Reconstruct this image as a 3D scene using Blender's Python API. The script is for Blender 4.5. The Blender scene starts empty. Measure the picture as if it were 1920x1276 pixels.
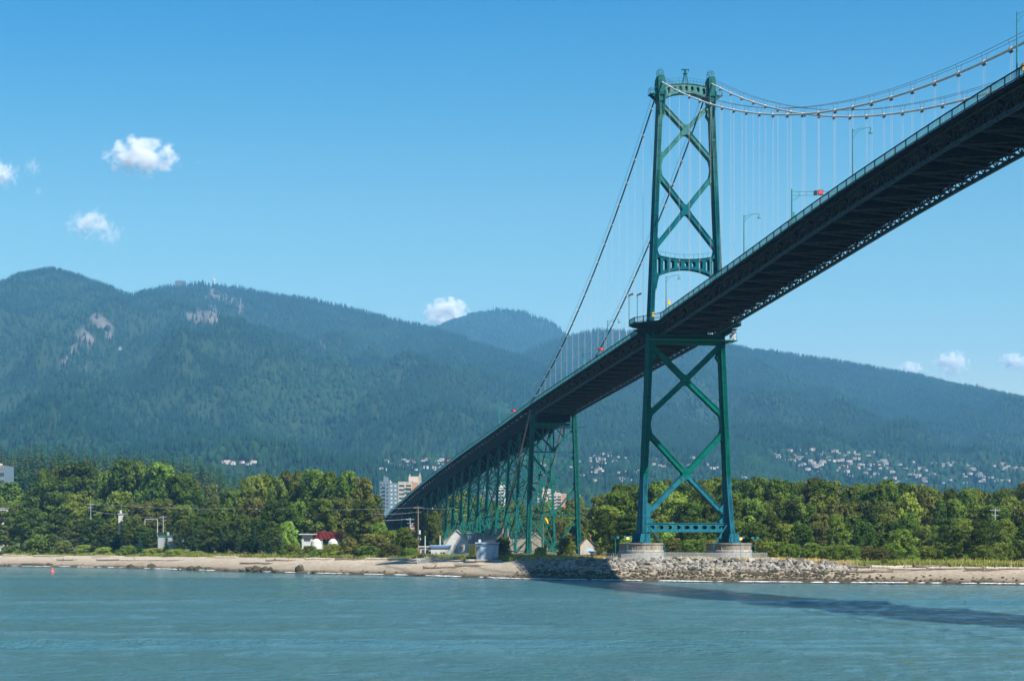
import bpy, math, random
import numpy as np
R = math.radians
PI = math.pi
# ---------------------------------------------------------------- camera, sky, sun, exposure
FPX, HZ, CH = 3890.0, 1025.0, 7.0          # focal length in photo pixels, horizon row, camera height
sc = bpy.context.scene
COL = sc.collection
cam_d = bpy.data.cameras.new('camera'); cam = bpy.data.objects.new('camera', cam_d); COL.objects.link(cam)
cam.location = (0, 0, CH); cam.rotation_euler = (PI / 2, 0, 0)
cam_d.sensor_width = 36; cam_d.lens = 36 * FPX / 1920; cam_d.shift_y = (HZ - 638) / 1920
cam_d.clip_start = 0.5; cam_d.clip_end = 60000
sc.camera = cam
TH = math.atan(583 / FPX); CT, ST = math.cos(TH), math.sin(TH)
SUN_EL, SUN_OFF = 48.0, 34.8
_s = (ST * math.cos(R(SUN_OFF)) + CT * math.sin(R(SUN_OFF)), -CT * math.cos(R(SUN_OFF)) + ST * math.sin(R(SUN_OFF)))
w = bpy.data.worlds.new('World'); sc.world = w; w.use_nodes = True
wn = w.node_tree; wn.nodes.clear()
sky = wn.nodes.new('ShaderNodeTexSky'); sky.sky_type = 'NISHITA'; sky.sun_disc = False
sky.sun_elevation = R(SUN_EL); sky.sun_rotation = math.atan2(_s[0], _s[1])
sky.altitude = 0; sky.air_density = 1.0; sky.dust_density = 0.5; sky.ozone_density = 3.0
hs = wn.nodes.new('ShaderNodeHueSaturation'); hs.inputs['Saturation'].default_value = 1.3; hs.inputs['Hue'].default_value = 0.487
bg = wn.nodes.new('ShaderNodeBackground'); bg.inputs['Strength'].default_value = 0.061
wo = wn.nodes.new('ShaderNodeOutputWorld')
wn.links.new(sky.outputs[0], hs.inputs['Color']); gm = wn.nodes.new('ShaderNodeGamma'); gm.inputs[1].default_value = 1.25; wn.links.new(hs.outputs[0], gm.inputs[0]); 
tcw = wn.nodes.new('ShaderNodeTexCoord'); spw = wn.nodes.new('ShaderNodeSeparateXYZ'); wn.links.new(tcw.outputs['Generated'], spw.inputs[0])
rpw = wn.nodes.new('ShaderNodeValToRGB'); crw = rpw.color_ramp; crw.interpolation = 'EASE'
crw.elements[0].position = 0; crw.elements[0].color = (1.4, .86, .63, 1); crw.elements[1].position = .29; crw.elements[1].color = (.12, .62, .69, 1)
e = crw.elements.new(.14); e.color = (.95, .80, .64, 1)
wn.links.new(spw.outputs['Z'], rpw.inputs[0]); mxw = wn.nodes.new('ShaderNodeMix'); mxw.data_type = 'RGBA'; mxw.blend_type = 'MULTIPLY'; mxw.inputs[0].default_value = 1
wn.links.new(gm.outputs[0], mxw.inputs[6]); wn.links.new(rpw.outputs[0], mxw.inputs[7]); wn.links.new(mxw.outputs[2], bg.inputs[0]); wn.links.new(bg.outputs[0], wo.inputs[0])
sl = bpy.data.lights.new('sun', 'SUN'); sl.energy = 5.0; sl.angle = R(0.53); sl.color = (1.0, 0.95, 0.87)
sun = bpy.data.objects.new('sun', sl); COL.objects.link(sun)
from mathutils import Vector
_d = Vector((_s[0] * math.cos(R(SUN_EL)), _s[1] * math.cos(R(SUN_EL)), math.sin(R(SUN_EL))))
sun.rotation_euler = _d.to_track_quat('Z', 'Y').to_euler(); sun.location = (200, -200, 300)
vs = sc.view_settings; sc.display_settings.display_device = 'sRGB'
vs.view_transform = 'Standard'; vs.look = 'None'; vs.exposure = 1.0; vs.gamma = 1.0; vs.use_curve_mapping = False
sc.cycles.use_denoising = True
try: sc.cycles.denoiser = 'OPENIMAGEDENOISE'; sc.cycles.denoising_prefilter = 'ACCURATE'
except Exception: pass
sc.cycles.max_bounces = 6; sc.cycles.diffuse_bounces = 1; sc.cycles.glossy_bounces = 2
sc.cycles.transmission_bounces = 4; sc.cycles.transparent_max_bounces = 6; sc.cycles.volume_bounces = 4
sc.cycles.caustics_reflective = False; sc.cycles.caustics_refractive = False

# ---------------------------------------------------------------- helpers
rnd = random.Random(7)
nr = np.random.RandomState(11)
def G(px, D): return (px - 960) / FPX * D
def ZP(y, D): return CH + (HZ - y) * D / FPX
OX, OY = 39.305, 470.6
def B(u, t, z=0.0): return (OX + u * CT - t * ST, OY + u * ST + t * CT, z)
def tag(o, label=None, cat=None, group=None, kind=None):
    if label: o['label'] = label
    if cat: o['category'] = cat
    if group: o['group'] = group
    if kind: o['kind'] = kind
    return o
def link(name, me, mat=None, parent=None, smooth=False):
    o = bpy.data.objects.new(name, me); COL.objects.link(o)
    if mat is not None:
        for m in (mat if isinstance(mat, (list, tuple)) else [mat]): me.materials.append(m)
    if parent: o.parent = parent
    if smooth: me.shade_smooth()
    return o
def empty(name, loc, rz=0):
    o = bpy.data.objects.new(name, None); COL.objects.link(o); o.location = loc; o.rotation_euler = (0, 0, rz); o.empty_display_size = 1
    return o
def copy_tree(o, parent=None):
    c = o.copy(); COL.objects.link(c); c.parent = parent
    for ch in list(o.children): copy_tree(ch, c)
    return c
def drop(o):
    for ch in list(o.children): drop(ch)
    bpy.data.objects.remove(o)
class MB:
    def __init__(s): s.v = []; s.f = []; s.mi = []
    def add(s, v, f, mi=0):
        n = len(s.v); s.v += [tuple(p) for p in v]; s.f += [tuple(i + n for i in q) for q in f]; s.mi += [mi] * len(f)
    def hexa(s, p, mi=0):      # 8 points: bottom ring 0-3, top ring 4-7
        s.add(p, [(3, 2, 1, 0), (4, 5, 6, 7), (0, 1, 5, 4), (1, 2, 6, 5), (2, 3, 7, 6), (3, 0, 4, 7)], mi)
    def box(s, x0, x1, y0, y1, z0, z1, mi=0):
        s.hexa([(x0, y0, z0), (x1, y0, z0), (x1, y1, z0), (x0, y1, z0), (x0, y0, z1), (x1, y0, z1), (x1, y1, z1), (x0, y1, z1)], mi)
    def bar(s, a, b, w, h, mi=0):   # rectangular bar from a to b, w sideways (horizontal), h in the other direction
        a = Vector(a); b = Vector(b); d = (b - a).normalized()
        up = Vector((0, 0, 1)) if abs(d.z) < .999 else Vector((0, 1, 0))
        x = d.cross(up).normalized() * (w / 2); y = x.normalized().cross(d) * (h / 2)
        s.hexa([a - x - y, a + x - y, a + x + y, a - x + y, b - x - y, b + x - y, b + x + y, b - x + y], mi)
    def barT(s, a, b, wt, wp, mi=0):   # bar in the u-z plane: wt along t(y), wp in plane
        a = Vector(a); b = Vector(b); d = (b - a).normalized()
        y = Vector((0, 1, 0)) * (wt / 2); x = d.cross(Vector((0, 1, 0))).normalized() * (wp / 2)
        s.hexa([a - x - y, a + x - y, a + x + y, a - x + y, b - x - y, b + x - y, b + x + y, b - x + y], mi)
    def tube(s, pts, r, n=8, mi=0, cap=True):
        pts = [Vector(p) for p in pts]; rr = r if isinstance(r, (list, tuple)) else [r] * len(pts)
        vs_ = []; fs = []
        for i, p in enumerate(pts):
            d = (pts[min(i + 1, len(pts) - 1)] - pts[max(i - 1, 0)]).normalized()
            up = Vector((0, 0, 1)) if abs(d.z) < .95 else Vector((1, 0, 0))
            x = d.cross(up).normalized(); y = x.cross(d)
            for k in range(n):
                a = 2 * PI * k / n; vs_.append(p + x * (math.cos(a) * rr[i]) + y * (math.sin(a) * rr[i]))
        for i in range(len(pts) - 1):
            for k in range(n):
                fs.append((i * n + k, i * n + (k + 1) % n, (i + 1) * n + (k + 1) % n, (i + 1) * n + k))
        if cap: fs.append(tuple(range(n - 1, -1, -1))); fs.append(tuple((len(pts) - 1) * n + k for k in range(n)))
        s.add(vs_, fs, mi)
    def cone(s, c, r0, r1, h, n=10, mi=0):
        s.tube([c, (c[0], c[1], c[2] + h)], [r0, r1], n, mi)
    def prism(s, poly, t0, t1, mi=0):   # polygon in (u,z) extruded along t
        n = len(poly)
        s.add([(p[0], t0, p[1]) for p in poly] + [(p[0], t1, p[1]) for p in poly],
              [tuple(range(n)), tuple(range(2 * n - 1, n - 1, -1))] + [(i, i + n, (i + 1) % n + n, (i + 1) % n) for i in range(n)], mi)
    def lathe(s, prof, n=24, c=(0, 0), sx=1, sy=1, mi=0):
        vs_ = []; fs = []
        for r_, z in prof:
            for k in range(n):
                a = 2 * PI * k / n; vs_.append((c[0] + sx * r_ * math.cos(a), c[1] + sy * r_ * math.sin(a), z))
        for i in range(len(prof) - 1):
            for k in range(n): fs.append((i * n + k, i * n + (k + 1) % n, (i + 1) * n + (k + 1) % n, (i + 1) * n + k))
        fs.append(tuple(range(n - 1, -1, -1))); fs.append(tuple((len(prof) - 1) * n + k for k in range(n)))
        s.add(vs_, fs, mi)
    def build(s, name, mat, parent=None, smooth=False):
        me = bpy.data.meshes.new(name); me.from_pydata(s.v, [], s.f); me.validate(); me.update()
        o = link(name, me, mat, parent, smooth)
        if any(s.mi) and len(me.polygons) == len(s.mi): me.polygons.foreach_set('material_index', s.mi)
        return o
def npmesh(name, V, Q, mi=None, smooth=False, attr=None):
    """mesh from numpy arrays; Q is (n,3) or (n,4)"""
    me = bpy.data.meshes.new(name); k = Q.shape[1]
    me.vertices.add(len(V)); me.vertices.foreach_set('co', V.astype(np.float32).ravel())
    me.loops.add(Q.size); me.loops.foreach_set('vertex_index', Q.astype(np.int32).ravel())
    me.polygons.add(len(Q)); me.polygons.foreach_set('loop_start', np.arange(0, Q.size, k, dtype=np.int32))
    try: me.polygons.foreach_set('loop_total', np.full(len(Q), k, dtype=np.int32))
    except Exception: pass
    if mi is not None: me.polygons.foreach_set('material_index', mi.astype(np.int32))
    me.update(calc_edges=True)
    if attr is not None:
        a = me.attributes.new('tone', 'FLOAT', 'POINT'); a.data.foreach_set('value', attr.astype(np.float32))
    if smooth: me.shade_smooth()
    return me
# value noise
_tab = nr.rand(256, 256)
def vnoise(x, y):
    x = np.asarray(x, float); y = np.asarray(y, float)
    xi = np.floor(x).astype(int); yi = np.floor(y).astype(int); fx = x - xi; fy = y - yi
    fx = fx * fx * (3 - 2 * fx); fy = fy * fy * (3 - 2 * fy)
    g = lambda a, b: _tab[a % 256, b % 256]
    return (g(xi, yi) * (1 - fx) + g(xi + 1, yi) * fx) * (1 - fy) + (g(xi, yi + 1) * (1 - fx) + g(xi + 1, yi + 1) * fx) * fy - .5
def fbm(x, y, o=4):
    s = 0; a = 1
    for i in range(o): s = s + a * vnoise(x * 2 ** i + 17 * i, y * 2 ** i + 31 * i); a *= .5
    return s
# ---------------------------------------------------------------- materials
def N(nt, t, **kw):
    n = nt.nodes.new(t)
    for k, v in kw.items():
        if k in n.inputs: n.inputs[k].default_value = v
        else: setattr(n, k, v)
    return n
def mat(name, col, rough=.6, col2=None, scale=2.0, metal=0, spec=.4, bump=0, bscale=None, stretch=(1, 1, 1), lo=.4, hi=.6, emit=None, estr=1, detail=6, bdist=.05):
    m = bpy.data.materials.new(name); m.use_nodes = True; nt = m.node_tree; b = nt.nodes['Principled BSDF']
    b.inputs['Base Color'].default_value = (*col, 1); b.inputs['Roughness'].default_value = rough; b.inputs['Metallic'].default_value = metal
    b.inputs['Specular IOR Level'].default_value = spec
    if col2 or bump:
        tc = N(nt, 'ShaderNodeNewGeometry'); mp = N(nt, 'ShaderNodeMapping'); mp.inputs['Scale'].default_value = stretch
        nt.links.new(tc.outputs['Position'], mp.inputs[0])
    if col2:
        nz = N(nt, 'ShaderNodeTexNoise', Scale=scale, Detail=detail, Roughness=.62); nt.links.new(mp.outputs[0], nz.inputs[0])
        rp = N(nt, 'ShaderNodeValToRGB'); rp.color_ramp.elements[0].position = lo; rp.color_ramp.elements[1].position = hi
        rp.color_ramp.elements[0].color = (*col, 1); rp.color_ramp.elements[1].color = (*col2, 1)
        nt.links.new(nz.outputs[0], rp.inputs[0]); nt.links.new(rp.outputs[0], b.inputs['Base Color'])
    if bump:
        n2 = N(nt, 'ShaderNodeTexNoise', Scale=bscale or scale * 3, Detail=6); nt.links.new(mp.outputs[0], n2.inputs[0])
        bp = N(nt, 'ShaderNodeBump', Strength=bump, Distance=bdist); nt.links.new(n2.outputs[0], bp.inputs['Height']); nt.links.new(bp.outputs[0], b.inputs['Normal'])
    if emit: b.inputs['Emission Color'].default_value = (*emit, 1); b.inputs['Emission Strength'].default_value = estr
    return m
def paint_mat():
    """teal bridge paint: coats of different age by height, bleached towards the top, streaked"""
    m = bpy.data.materials.new('bridge_paint'); m.use_nodes = True; nt = m.node_tree; b = nt.nodes['Principled BSDF']
    g = N(nt, 'ShaderNodeNewGeometry'); sp = N(nt, 'ShaderNodeSeparateXYZ'); nt.links.new(g.outputs['Position'], sp.inputs[0])
    mr = N(nt, 'ShaderNodeMapRange'); mr.inputs['From Min'].default_value = 0; mr.inputs['From Max'].default_value = 120; nt.links.new(sp.outputs['Z'], mr.inputs[0])
    rp = N(nt, 'ShaderNodeValToRGB'); cr = rp.color_ramp; cr.interpolation = 'LINEAR'
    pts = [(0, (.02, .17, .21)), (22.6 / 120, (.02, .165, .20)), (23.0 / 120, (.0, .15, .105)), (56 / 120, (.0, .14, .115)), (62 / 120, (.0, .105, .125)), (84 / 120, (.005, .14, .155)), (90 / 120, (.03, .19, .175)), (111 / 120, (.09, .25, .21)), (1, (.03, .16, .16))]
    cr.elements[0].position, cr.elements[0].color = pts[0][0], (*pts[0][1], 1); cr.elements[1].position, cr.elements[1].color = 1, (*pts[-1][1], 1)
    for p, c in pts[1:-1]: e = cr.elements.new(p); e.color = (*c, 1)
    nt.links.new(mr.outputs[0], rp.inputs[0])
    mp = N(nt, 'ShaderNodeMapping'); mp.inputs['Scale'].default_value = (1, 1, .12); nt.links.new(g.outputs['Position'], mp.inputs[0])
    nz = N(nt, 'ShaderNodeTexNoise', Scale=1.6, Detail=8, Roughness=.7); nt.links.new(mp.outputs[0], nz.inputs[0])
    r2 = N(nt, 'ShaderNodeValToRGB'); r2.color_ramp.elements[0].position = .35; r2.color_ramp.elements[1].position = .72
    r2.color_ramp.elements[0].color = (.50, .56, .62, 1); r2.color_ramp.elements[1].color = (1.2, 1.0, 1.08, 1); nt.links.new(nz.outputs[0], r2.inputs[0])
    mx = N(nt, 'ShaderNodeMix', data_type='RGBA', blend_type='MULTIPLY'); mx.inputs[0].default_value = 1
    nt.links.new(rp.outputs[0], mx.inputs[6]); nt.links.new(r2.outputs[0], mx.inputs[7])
    n3 = N(nt, 'ShaderNodeTexNoise', Scale=.9, Detail=9, Roughness=.75); nt.links.new(g.outputs['Position'], n3.inputs[0])
    r3 = N(nt, 'ShaderNodeMapRange'); r3.inputs['From Min'].default_value = .66; r3.inputs['From Max'].default_value = .74; nt.links.new(n3.outputs[0], r3.inputs[0])
    m2 = N(nt, 'ShaderNodeMix', data_type='RGBA'); nt.links.new(r3.outputs[0], m2.inputs[0]); nt.links.new(mx.outputs[2], m2.inputs[6]); m2.inputs[7].default_value = (.10, .09, .06, 1)
    # plate seams every few metres up the steelwork
    fm = N(nt, 'ShaderNodeMath', operation='PINGPONG'); fm.inputs[1].default_value = 1.7; nt.links.new(sp.outputs['Z'], fm.inputs[0])
    fr = N(nt, 'ShaderNodeMapRange'); fr.inputs['From Min'].default_value = .03; fr.inputs['From Max'].default_value = .12; fr.inputs['To Min'].default_value = .5; fr.inputs['To Max'].default_value = 1; nt.links.new(fm.outputs[0], fr.inputs[0])
    m3 = N(nt, 'ShaderNodeVectorMath', operation='SCALE'); nt.links.new(m2.outputs[2], m3.inputs[0]); nt.links.new(fr.outputs[0], m3.inputs['Scale'])
    nt.links.new(m3.outputs[0], b.inputs['Base Color']); b.inputs['Roughness'].default_value = .8; b.inputs['Specular IOR Level'].default_value = .06
    return m
M = {}
M['paint'] = paint_mat()
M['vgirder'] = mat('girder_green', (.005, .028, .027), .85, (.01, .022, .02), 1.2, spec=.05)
M['lampd'] = mat('rail_navy', (.004, .03, .045), .7, spec=.1)
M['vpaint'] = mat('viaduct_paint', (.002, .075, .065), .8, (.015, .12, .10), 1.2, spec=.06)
M['dteal'] = mat('dark_teal_steel', (.004, .07, .075), .75, (.02, .12, .11), 1.5, spec=.1)
M['cabled'] = mat('cable_shaded', (.06, .06, .06), .7, (.09, .085, .08), 3, spec=.1)  # same cable on the side span, its shaded side painted in as darker grey
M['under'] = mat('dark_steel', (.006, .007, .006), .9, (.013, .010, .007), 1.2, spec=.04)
M['chord'] = mat('rusty_chord', (.07, .05, .035), .9, (.02, .027, .024), 1.5, spec=.05)
M['chordb'] = mat('blue_steel_chord', (.03, .075, .09), .8, (.012, .03, .035), 1.5, spec=.1)
M['cable'] = mat('cable_grey', (.62, .62, .58), .45, (.45, .46, .44), 3, spec=.5)
M['rod'] = mat('cable_brown', (.30, .25, .22), .6, (.2, .17, .15), 3)
M['hanger'] = mat('hanger_steel', (.46, .44, .44), .6)
M['band'] = mat('band_dark', (.08, .10, .10), .6)
M['bandw'] = mat('band_pale', (.75, .72, .64), .6)
M['lamp'] = mat('lamp_teal', (.02, .17, .19), .5)
M['black'] = mat('black_housing', (.012, .012, .014), .5)
M['red'] = mat('signal_red', (.5, .0, .0), .5, emit=(1, .02, .02), estr=1.6)
M['orange'] = mat('lamp_orange', (.9, .3, .05), .5, emit=(1, .28, .06), estr=1.4)
M['yellow'] = mat('yellow_paint', (.75, .42, .01), .5)
M['asphalt'] = mat('asphalt', (.05, .05, .05), .9)
M['concrete'] = mat('pier_concrete', (.28, .245, .20), .9, (.18, .155, .12), .9, bump=.4, bscale=6, stretch=(1, 1, .35))
M['stone'] = None
def brick_mat(name, c1, c2, cm, sx, sz, cyl=None):
    m = bpy.data.materials.new(name); m.use_nodes = True; nt = m.node_tree; b = nt.nodes['Principled BSDF']
    tc = N(nt, 'ShaderNodeTexCoord'); sp = N(nt, 'ShaderNodeSeparateXYZ'); nt.links.new(tc.outputs['Object'], sp.inputs[0])
    at = N(nt, 'ShaderNodeMath', operation='ARCTAN2'); nt.links.new(sp.outputs['Y'], at.inputs[0]); nt.links.new(sp.outputs['X'], at.inputs[1])
    ml = N(nt, 'ShaderNodeMath', operation='MULTIPLY'); ml.inputs[1].default_value = cyl; nt.links.new(at.outputs[0], ml.inputs[0])
    cb = N(nt, 'ShaderNodeCombineXYZ'); nt.links.new(ml.outputs[0], cb.inputs[0]); nt.links.new(sp.outputs['Z'], cb.inputs[1])
    br = N(nt, 'ShaderNodeTexBrick', Scale=1.0); br.inputs['Color1'].default_value = (*c1, 1); br.inputs['Color2'].default_value = (*c2, 1); br.inputs['Mortar'].default_value = (*cm, 1)
    br.inputs['Brick Width'].default_value = sx; br.inputs['Row Height'].default_value = sz; br.inputs['Mortar Size'].default_value = .05
    nt.links.new(cb.outputs[0], br.inputs[0])
    nz = N(nt, 'ShaderNodeTexNoise', Scale=1.4, Detail=8); nt.links.new(tc.outputs['Object'], nz.inputs[0])
    mx = N(nt, 'ShaderNodeMix', data_type='RGBA', blend_type='MULTIPLY'); mx.inputs[0].default_value = .7
    nt.links.new(br.outputs[0], mx.inputs[6]); nt.links.new(nz.outputs[0], mx.inputs[7]); 
    r2 = N(nt, 'ShaderNodeValToRGB'); r2.color_ramp.elements[0].color = (.5, .5, .5, 1); r2.color_ramp.elements[1].color = (1.2, 1.2, 1.2, 1); r2.color_ramp.elements[0].position = .3; r2.color_ramp.elements[1].position = .6
    nt.links.new(nz.outputs[0], r2.inputs[0]); nt.links.new(r2.outputs[0], mx.inputs[7])
    bp = N(nt, 'ShaderNodeBump', Strength=.6, Distance=.08); nt.links.new(br.outputs['Fac'], bp.inputs['Height']); bp.invert = True; nt.links.new(bp.outputs[0], b.inputs['Normal'])
    nt.links.new(mx.outputs[2], b.inputs['Base Color']); b.inputs['Roughness'].default_value = .9
    return m
M['stone'] = brick_mat('pier_granite', (.34, .325, .30), (.27, .255, .24), (.2, .19, .17), 1.5, .58, 5.2)
def leaf_mat(name, c, c2, trans=.34):
    """foliage: tone varies per clump through the 'tone' attribute and per tree through the object's random value"""
    m = bpy.data.materials.new(name); m.use_nodes = True; nt = m.node_tree; nt.nodes.remove(nt.nodes['Principled BSDF'])
    out = [n for n in nt.nodes if n.type == 'OUTPUT_MATERIAL'][0]
    at = N(nt, 'ShaderNodeAttribute'); at.attribute_name = 'tone'; oi = N(nt, 'ShaderNodeObjectInfo')
    mx = N(nt, 'ShaderNodeMix', data_type='RGBA'); mx.inputs[6].default_value = (*c, 1); mx.inputs[7].default_value = (*c2, 1); nt.links.new(at.outputs['Fac'], mx.inputs[0])
    hsv = N(nt, 'ShaderNodeHueSaturation'); nt.links.new(mx.outputs[2], hsv.inputs['Color'])
    a = N(nt, 'ShaderNodeMapRange'); a.inputs['To Min'].default_value = .482; a.inputs['To Max'].default_value = .53; nt.links.new(oi.outputs['Random'], a.inputs[0]); nt.links.new(a.outputs[0], hsv.inputs['Hue'])
    m3 = N(nt, 'ShaderNodeMath', operation='MULTIPLY'); m3.inputs[1].default_value = 7.31; nt.links.new(oi.outputs['Random'], m3.inputs[0])
    fr = N(nt, 'ShaderNodeMath', operation='FRACT'); nt.links.new(m3.outputs[0], fr.inputs[0])
    v = N(nt, 'ShaderNodeMapRange'); v.inputs['To Min'].default_value = .72; v.inputs['To Max'].default_value = 1.4; nt.links.new(fr.outputs[0], v.inputs[0]); nt.links.new(v.outputs[0], hsv.inputs['Value'])
    df = N(nt, 'ShaderNodeBsdfDiffuse'); tr = N(nt, 'ShaderNodeBsdfTranslucent'); ms = N(nt, 'ShaderNodeMixShader'); ms.inputs[0].default_value = trans
    nt.links.new(hsv.outputs[0], df.inputs[0]); nt.links.new(hsv.outputs[0], tr.inputs[0]); nt.links.new(df.outputs[0], ms.inputs[1]); nt.links.new(tr.outputs[0], ms.inputs[2]); nt.links.new(ms.outputs[0], out.inputs[0])
    return m
M['leaf'] = leaf_mat('broadleaf', (.045, .078, .010), (.215, .265, .045))
M['leafy'] = leaf_mat('bright_leaf', (.15, .21, .028), (.33, .40, .07))
M['leafd'] = leaf_mat('dark_leaf', (.03, .052, .009), (.13, .17, .030))
M['leafb'] = leaf_mat('olive_brown_leaf', (.075, .085, .018), (.185, .19, .045))
M['needle'] = leaf_mat('conifer_needle', (.012, .038, .014), (.05, .09, .026), .1)
M['bark'] = mat('bark', (.09, .07, .05), .95, (.16, .14, .11), 3)
# ---------------------------------------------------------------- terrain
SHX = [-900, -300, 0, 200, 400, 560, 760, 900, 960, 1060, 1160, 1300, 1500, 1600, 1700, 1920, 2300, 2900]
SHD = [930, 820, 756, 698, 605, 548, 504, 469, 448, 436, 425, 412, 402, 398, 395, 383, 360, 330]
CRX = [-900, -300, 0, 200, 300, 400, 500, 650, 800, 940, 1000, 1160, 1300, 1480, 1560, 1640, 1700, 1920, 2300, 2900]
CRD = [985, 870, 806, 750, 715, 668, 620, 575, 536, 505, 472, 455, 447, 430, 425, 420, 417, 405, 382, 352]
CRZ = [3.9, 3.9, 3.9, 3.9, 3.9, 3.9, 4.0, 3.9, 3.8, 3.9, 4.0, 3.95, 3.95, 3.75, 3.3, 3.1, 2.95, 2.9, 2.9, 2.9]
def sm(a, b, x): t = np.clip((np.asarray(x, float) - a) / (b - a), 0, 1); return t * t * (3 - 2 * t)
def gz(px, D):
    """height of the land at picture column px and distance D"""
    px = np.asarray(px, float); D = np.asarray(D, float)
    ds = np.interp(px, SHX, SHD); dc = np.interp(px, CRX, CRD); zc = np.interp(px, CRX, CRZ)
    X = (px - 960) / FPX * D
    z = np.where(D < dc, zc * (D - ds) / (dc - ds), 0)
    rip = sm(960, 1010, px) * (1 - sm(1560, 1640, px))
    beach = np.power(np.clip((D - ds) / (dc - ds), 0, 1), .8) * zc
    z = np.where(D < dc, np.where(D < ds, (D - ds) * .12, beach * (1 - rip) + zc * np.clip((D - ds) / (dc - ds), 0, 1) * rip), zc + .012 * np.clip(D - dc, 0, 60) + .4 * sm(60, 300, D - dc))
    z = z + np.where(D > dc, 30 * sm(950, 1350, D) * (1 - sm(260, 520, px)) + 10 * sm(1100, 2600, D), 0)
    z = z + np.clip((D - ds) / 12, 0, 1) * (.35 * fbm(X / 9, D / 9, 3))
    return z
def gp(px, D): return (float(G(px, D)), float(D), float(gz(px, D)))
def grid_mesh(name, X, Y, Z, attr=None, smooth=True):
    r, c = X.shape; V = np.stack([X, Y, Z], -1).reshape(-1, 3)
    i = np.arange((r - 1) * c).reshape(r - 1, c)[:, :-1].ravel()
    Q = np.stack([i, i + 1, i + c + 1, i + c], -1)
    return npmesh(name, V, Q, smooth=smooth, attr=attr)
px = np.concatenate([np.linspace(-900, -120, 25), np.linspace(-110, 2030, 430), np.linspace(2050, 2900, 25)])
ro = np.concatenate([np.linspace(-30, 0, 5), np.linspace(.4, 60, 90), np.linspace(63, 300, 50), np.geomspace(310, 2600, 60)])
PX, RO = np.meshgrid(px, ro); DD = np.interp(PX, SHX, SHD) + RO; DD[-1] = 3000
me = grid_mesh('ground', G(PX, DD), DD, gz(PX, DD))
def ground_mat():
    m = bpy.data.materials.new('shore_ground'); m.use_nodes = True; nt = m.node_tree; b = nt.nodes['Principled BSDF']; b.inputs['Roughness'].default_value = .95; b.inputs['Specular IOR Level'].default_value = .15
    g = N(nt, 'ShaderNodeNewGeometry'); sp = N(nt, 'ShaderNodeSeparateXYZ'); nt.links.new(g.outputs['Position'], sp.inputs[0])
    mp = N(nt, 'ShaderNodeMapping'); mp.inputs['Scale'].default_value = (1, .5, 1); nt.links.new(g.outputs['Position'], mp.inputs[0])
    nz = N(nt, 'ShaderNodeTexNoise', Scale=.12, Detail=9, Roughness=.7); nt.links.new(mp.outputs[0], nz.inputs[0])
    ad = N(nt, 'ShaderNodeMath', operation='MULTIPLY_ADD'); ad.inputs[1].default_value = 1.8; nt.links.new(nz.outputs[0], ad.inputs[0]); nt.links.new(sp.outputs['Z'], ad.inputs[2])
    mr = N(nt, 'ShaderNodeMapRange'); mr.inputs['From Min'].default_value = 0; mr.inputs['From Max'].default_value = 8; nt.links.new(ad.outputs[0], mr.inputs[0])
    rp = N(nt, 'ShaderNodeValToRGB'); cr = rp.color_ramp
    pts = [(0, (.05, .045, .03)), (.15, (.07, .06, .04)), (.20, (.17, .135, .095)), (.25, (.30, .245, .18)), (.48, (.42, .355, .28)), (.585, (.44, .375, .295)), (.61, (.17, .16, .06)), (1, (.10, .11, .035))]
    cr.elements[0].position, cr.elements[0].color = 0, (*pts[0][1], 1); cr.elements[1].position, cr.elements[1].color = 1, (*pts[-1][1], 1)
    for p, c in pts[1:-1]: e = cr.elements.new(p); e.color = (*c, 1)
    nt.links.new(mr.outputs[0], rp.inputs[0])
    n2 = N(nt, 'ShaderNodeTexNoise', Scale=1.1, Detail=10, Roughness=.8); nt.links.new(g.outputs['Position'], n2.inputs[0])
    r2 = N(nt, 'ShaderNodeValToRGB'); r2.color_ramp.elements[0].position = .33; r2.color_ramp.elements[1].position = .6; r2.color_ramp.elements[0].color = (.45, .42, .38, 1); r2.color_ramp.elements[1].color = (1.15, 1.15, 1.12, 1)
    nt.links.new(n2.outputs[0], r2.inputs[0])
    mx = N(nt, 'ShaderNodeMix', data_type='RGBA', blend_type='MULTIPLY'); mx.inputs[0].default_value = 1; nt.links.new(rp.outputs[0], mx.inputs[6]); nt.links.new(r2.outputs[0], mx.inputs[7])
    nt.links.new(mx.outputs[2], b.inputs['Base Color'])
    bp = N(nt, 'ShaderNodeBump', Strength=.8, Distance=.35); nt.links.new(n2.outputs[0], bp.inputs['Height']); nt.links.new(bp.outputs[0], b.inputs['Normal'])
    return m
tag(link('ground', me, ground_mat()), kind='structure', label='sandy beach and grassy shore rising from the water')

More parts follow.
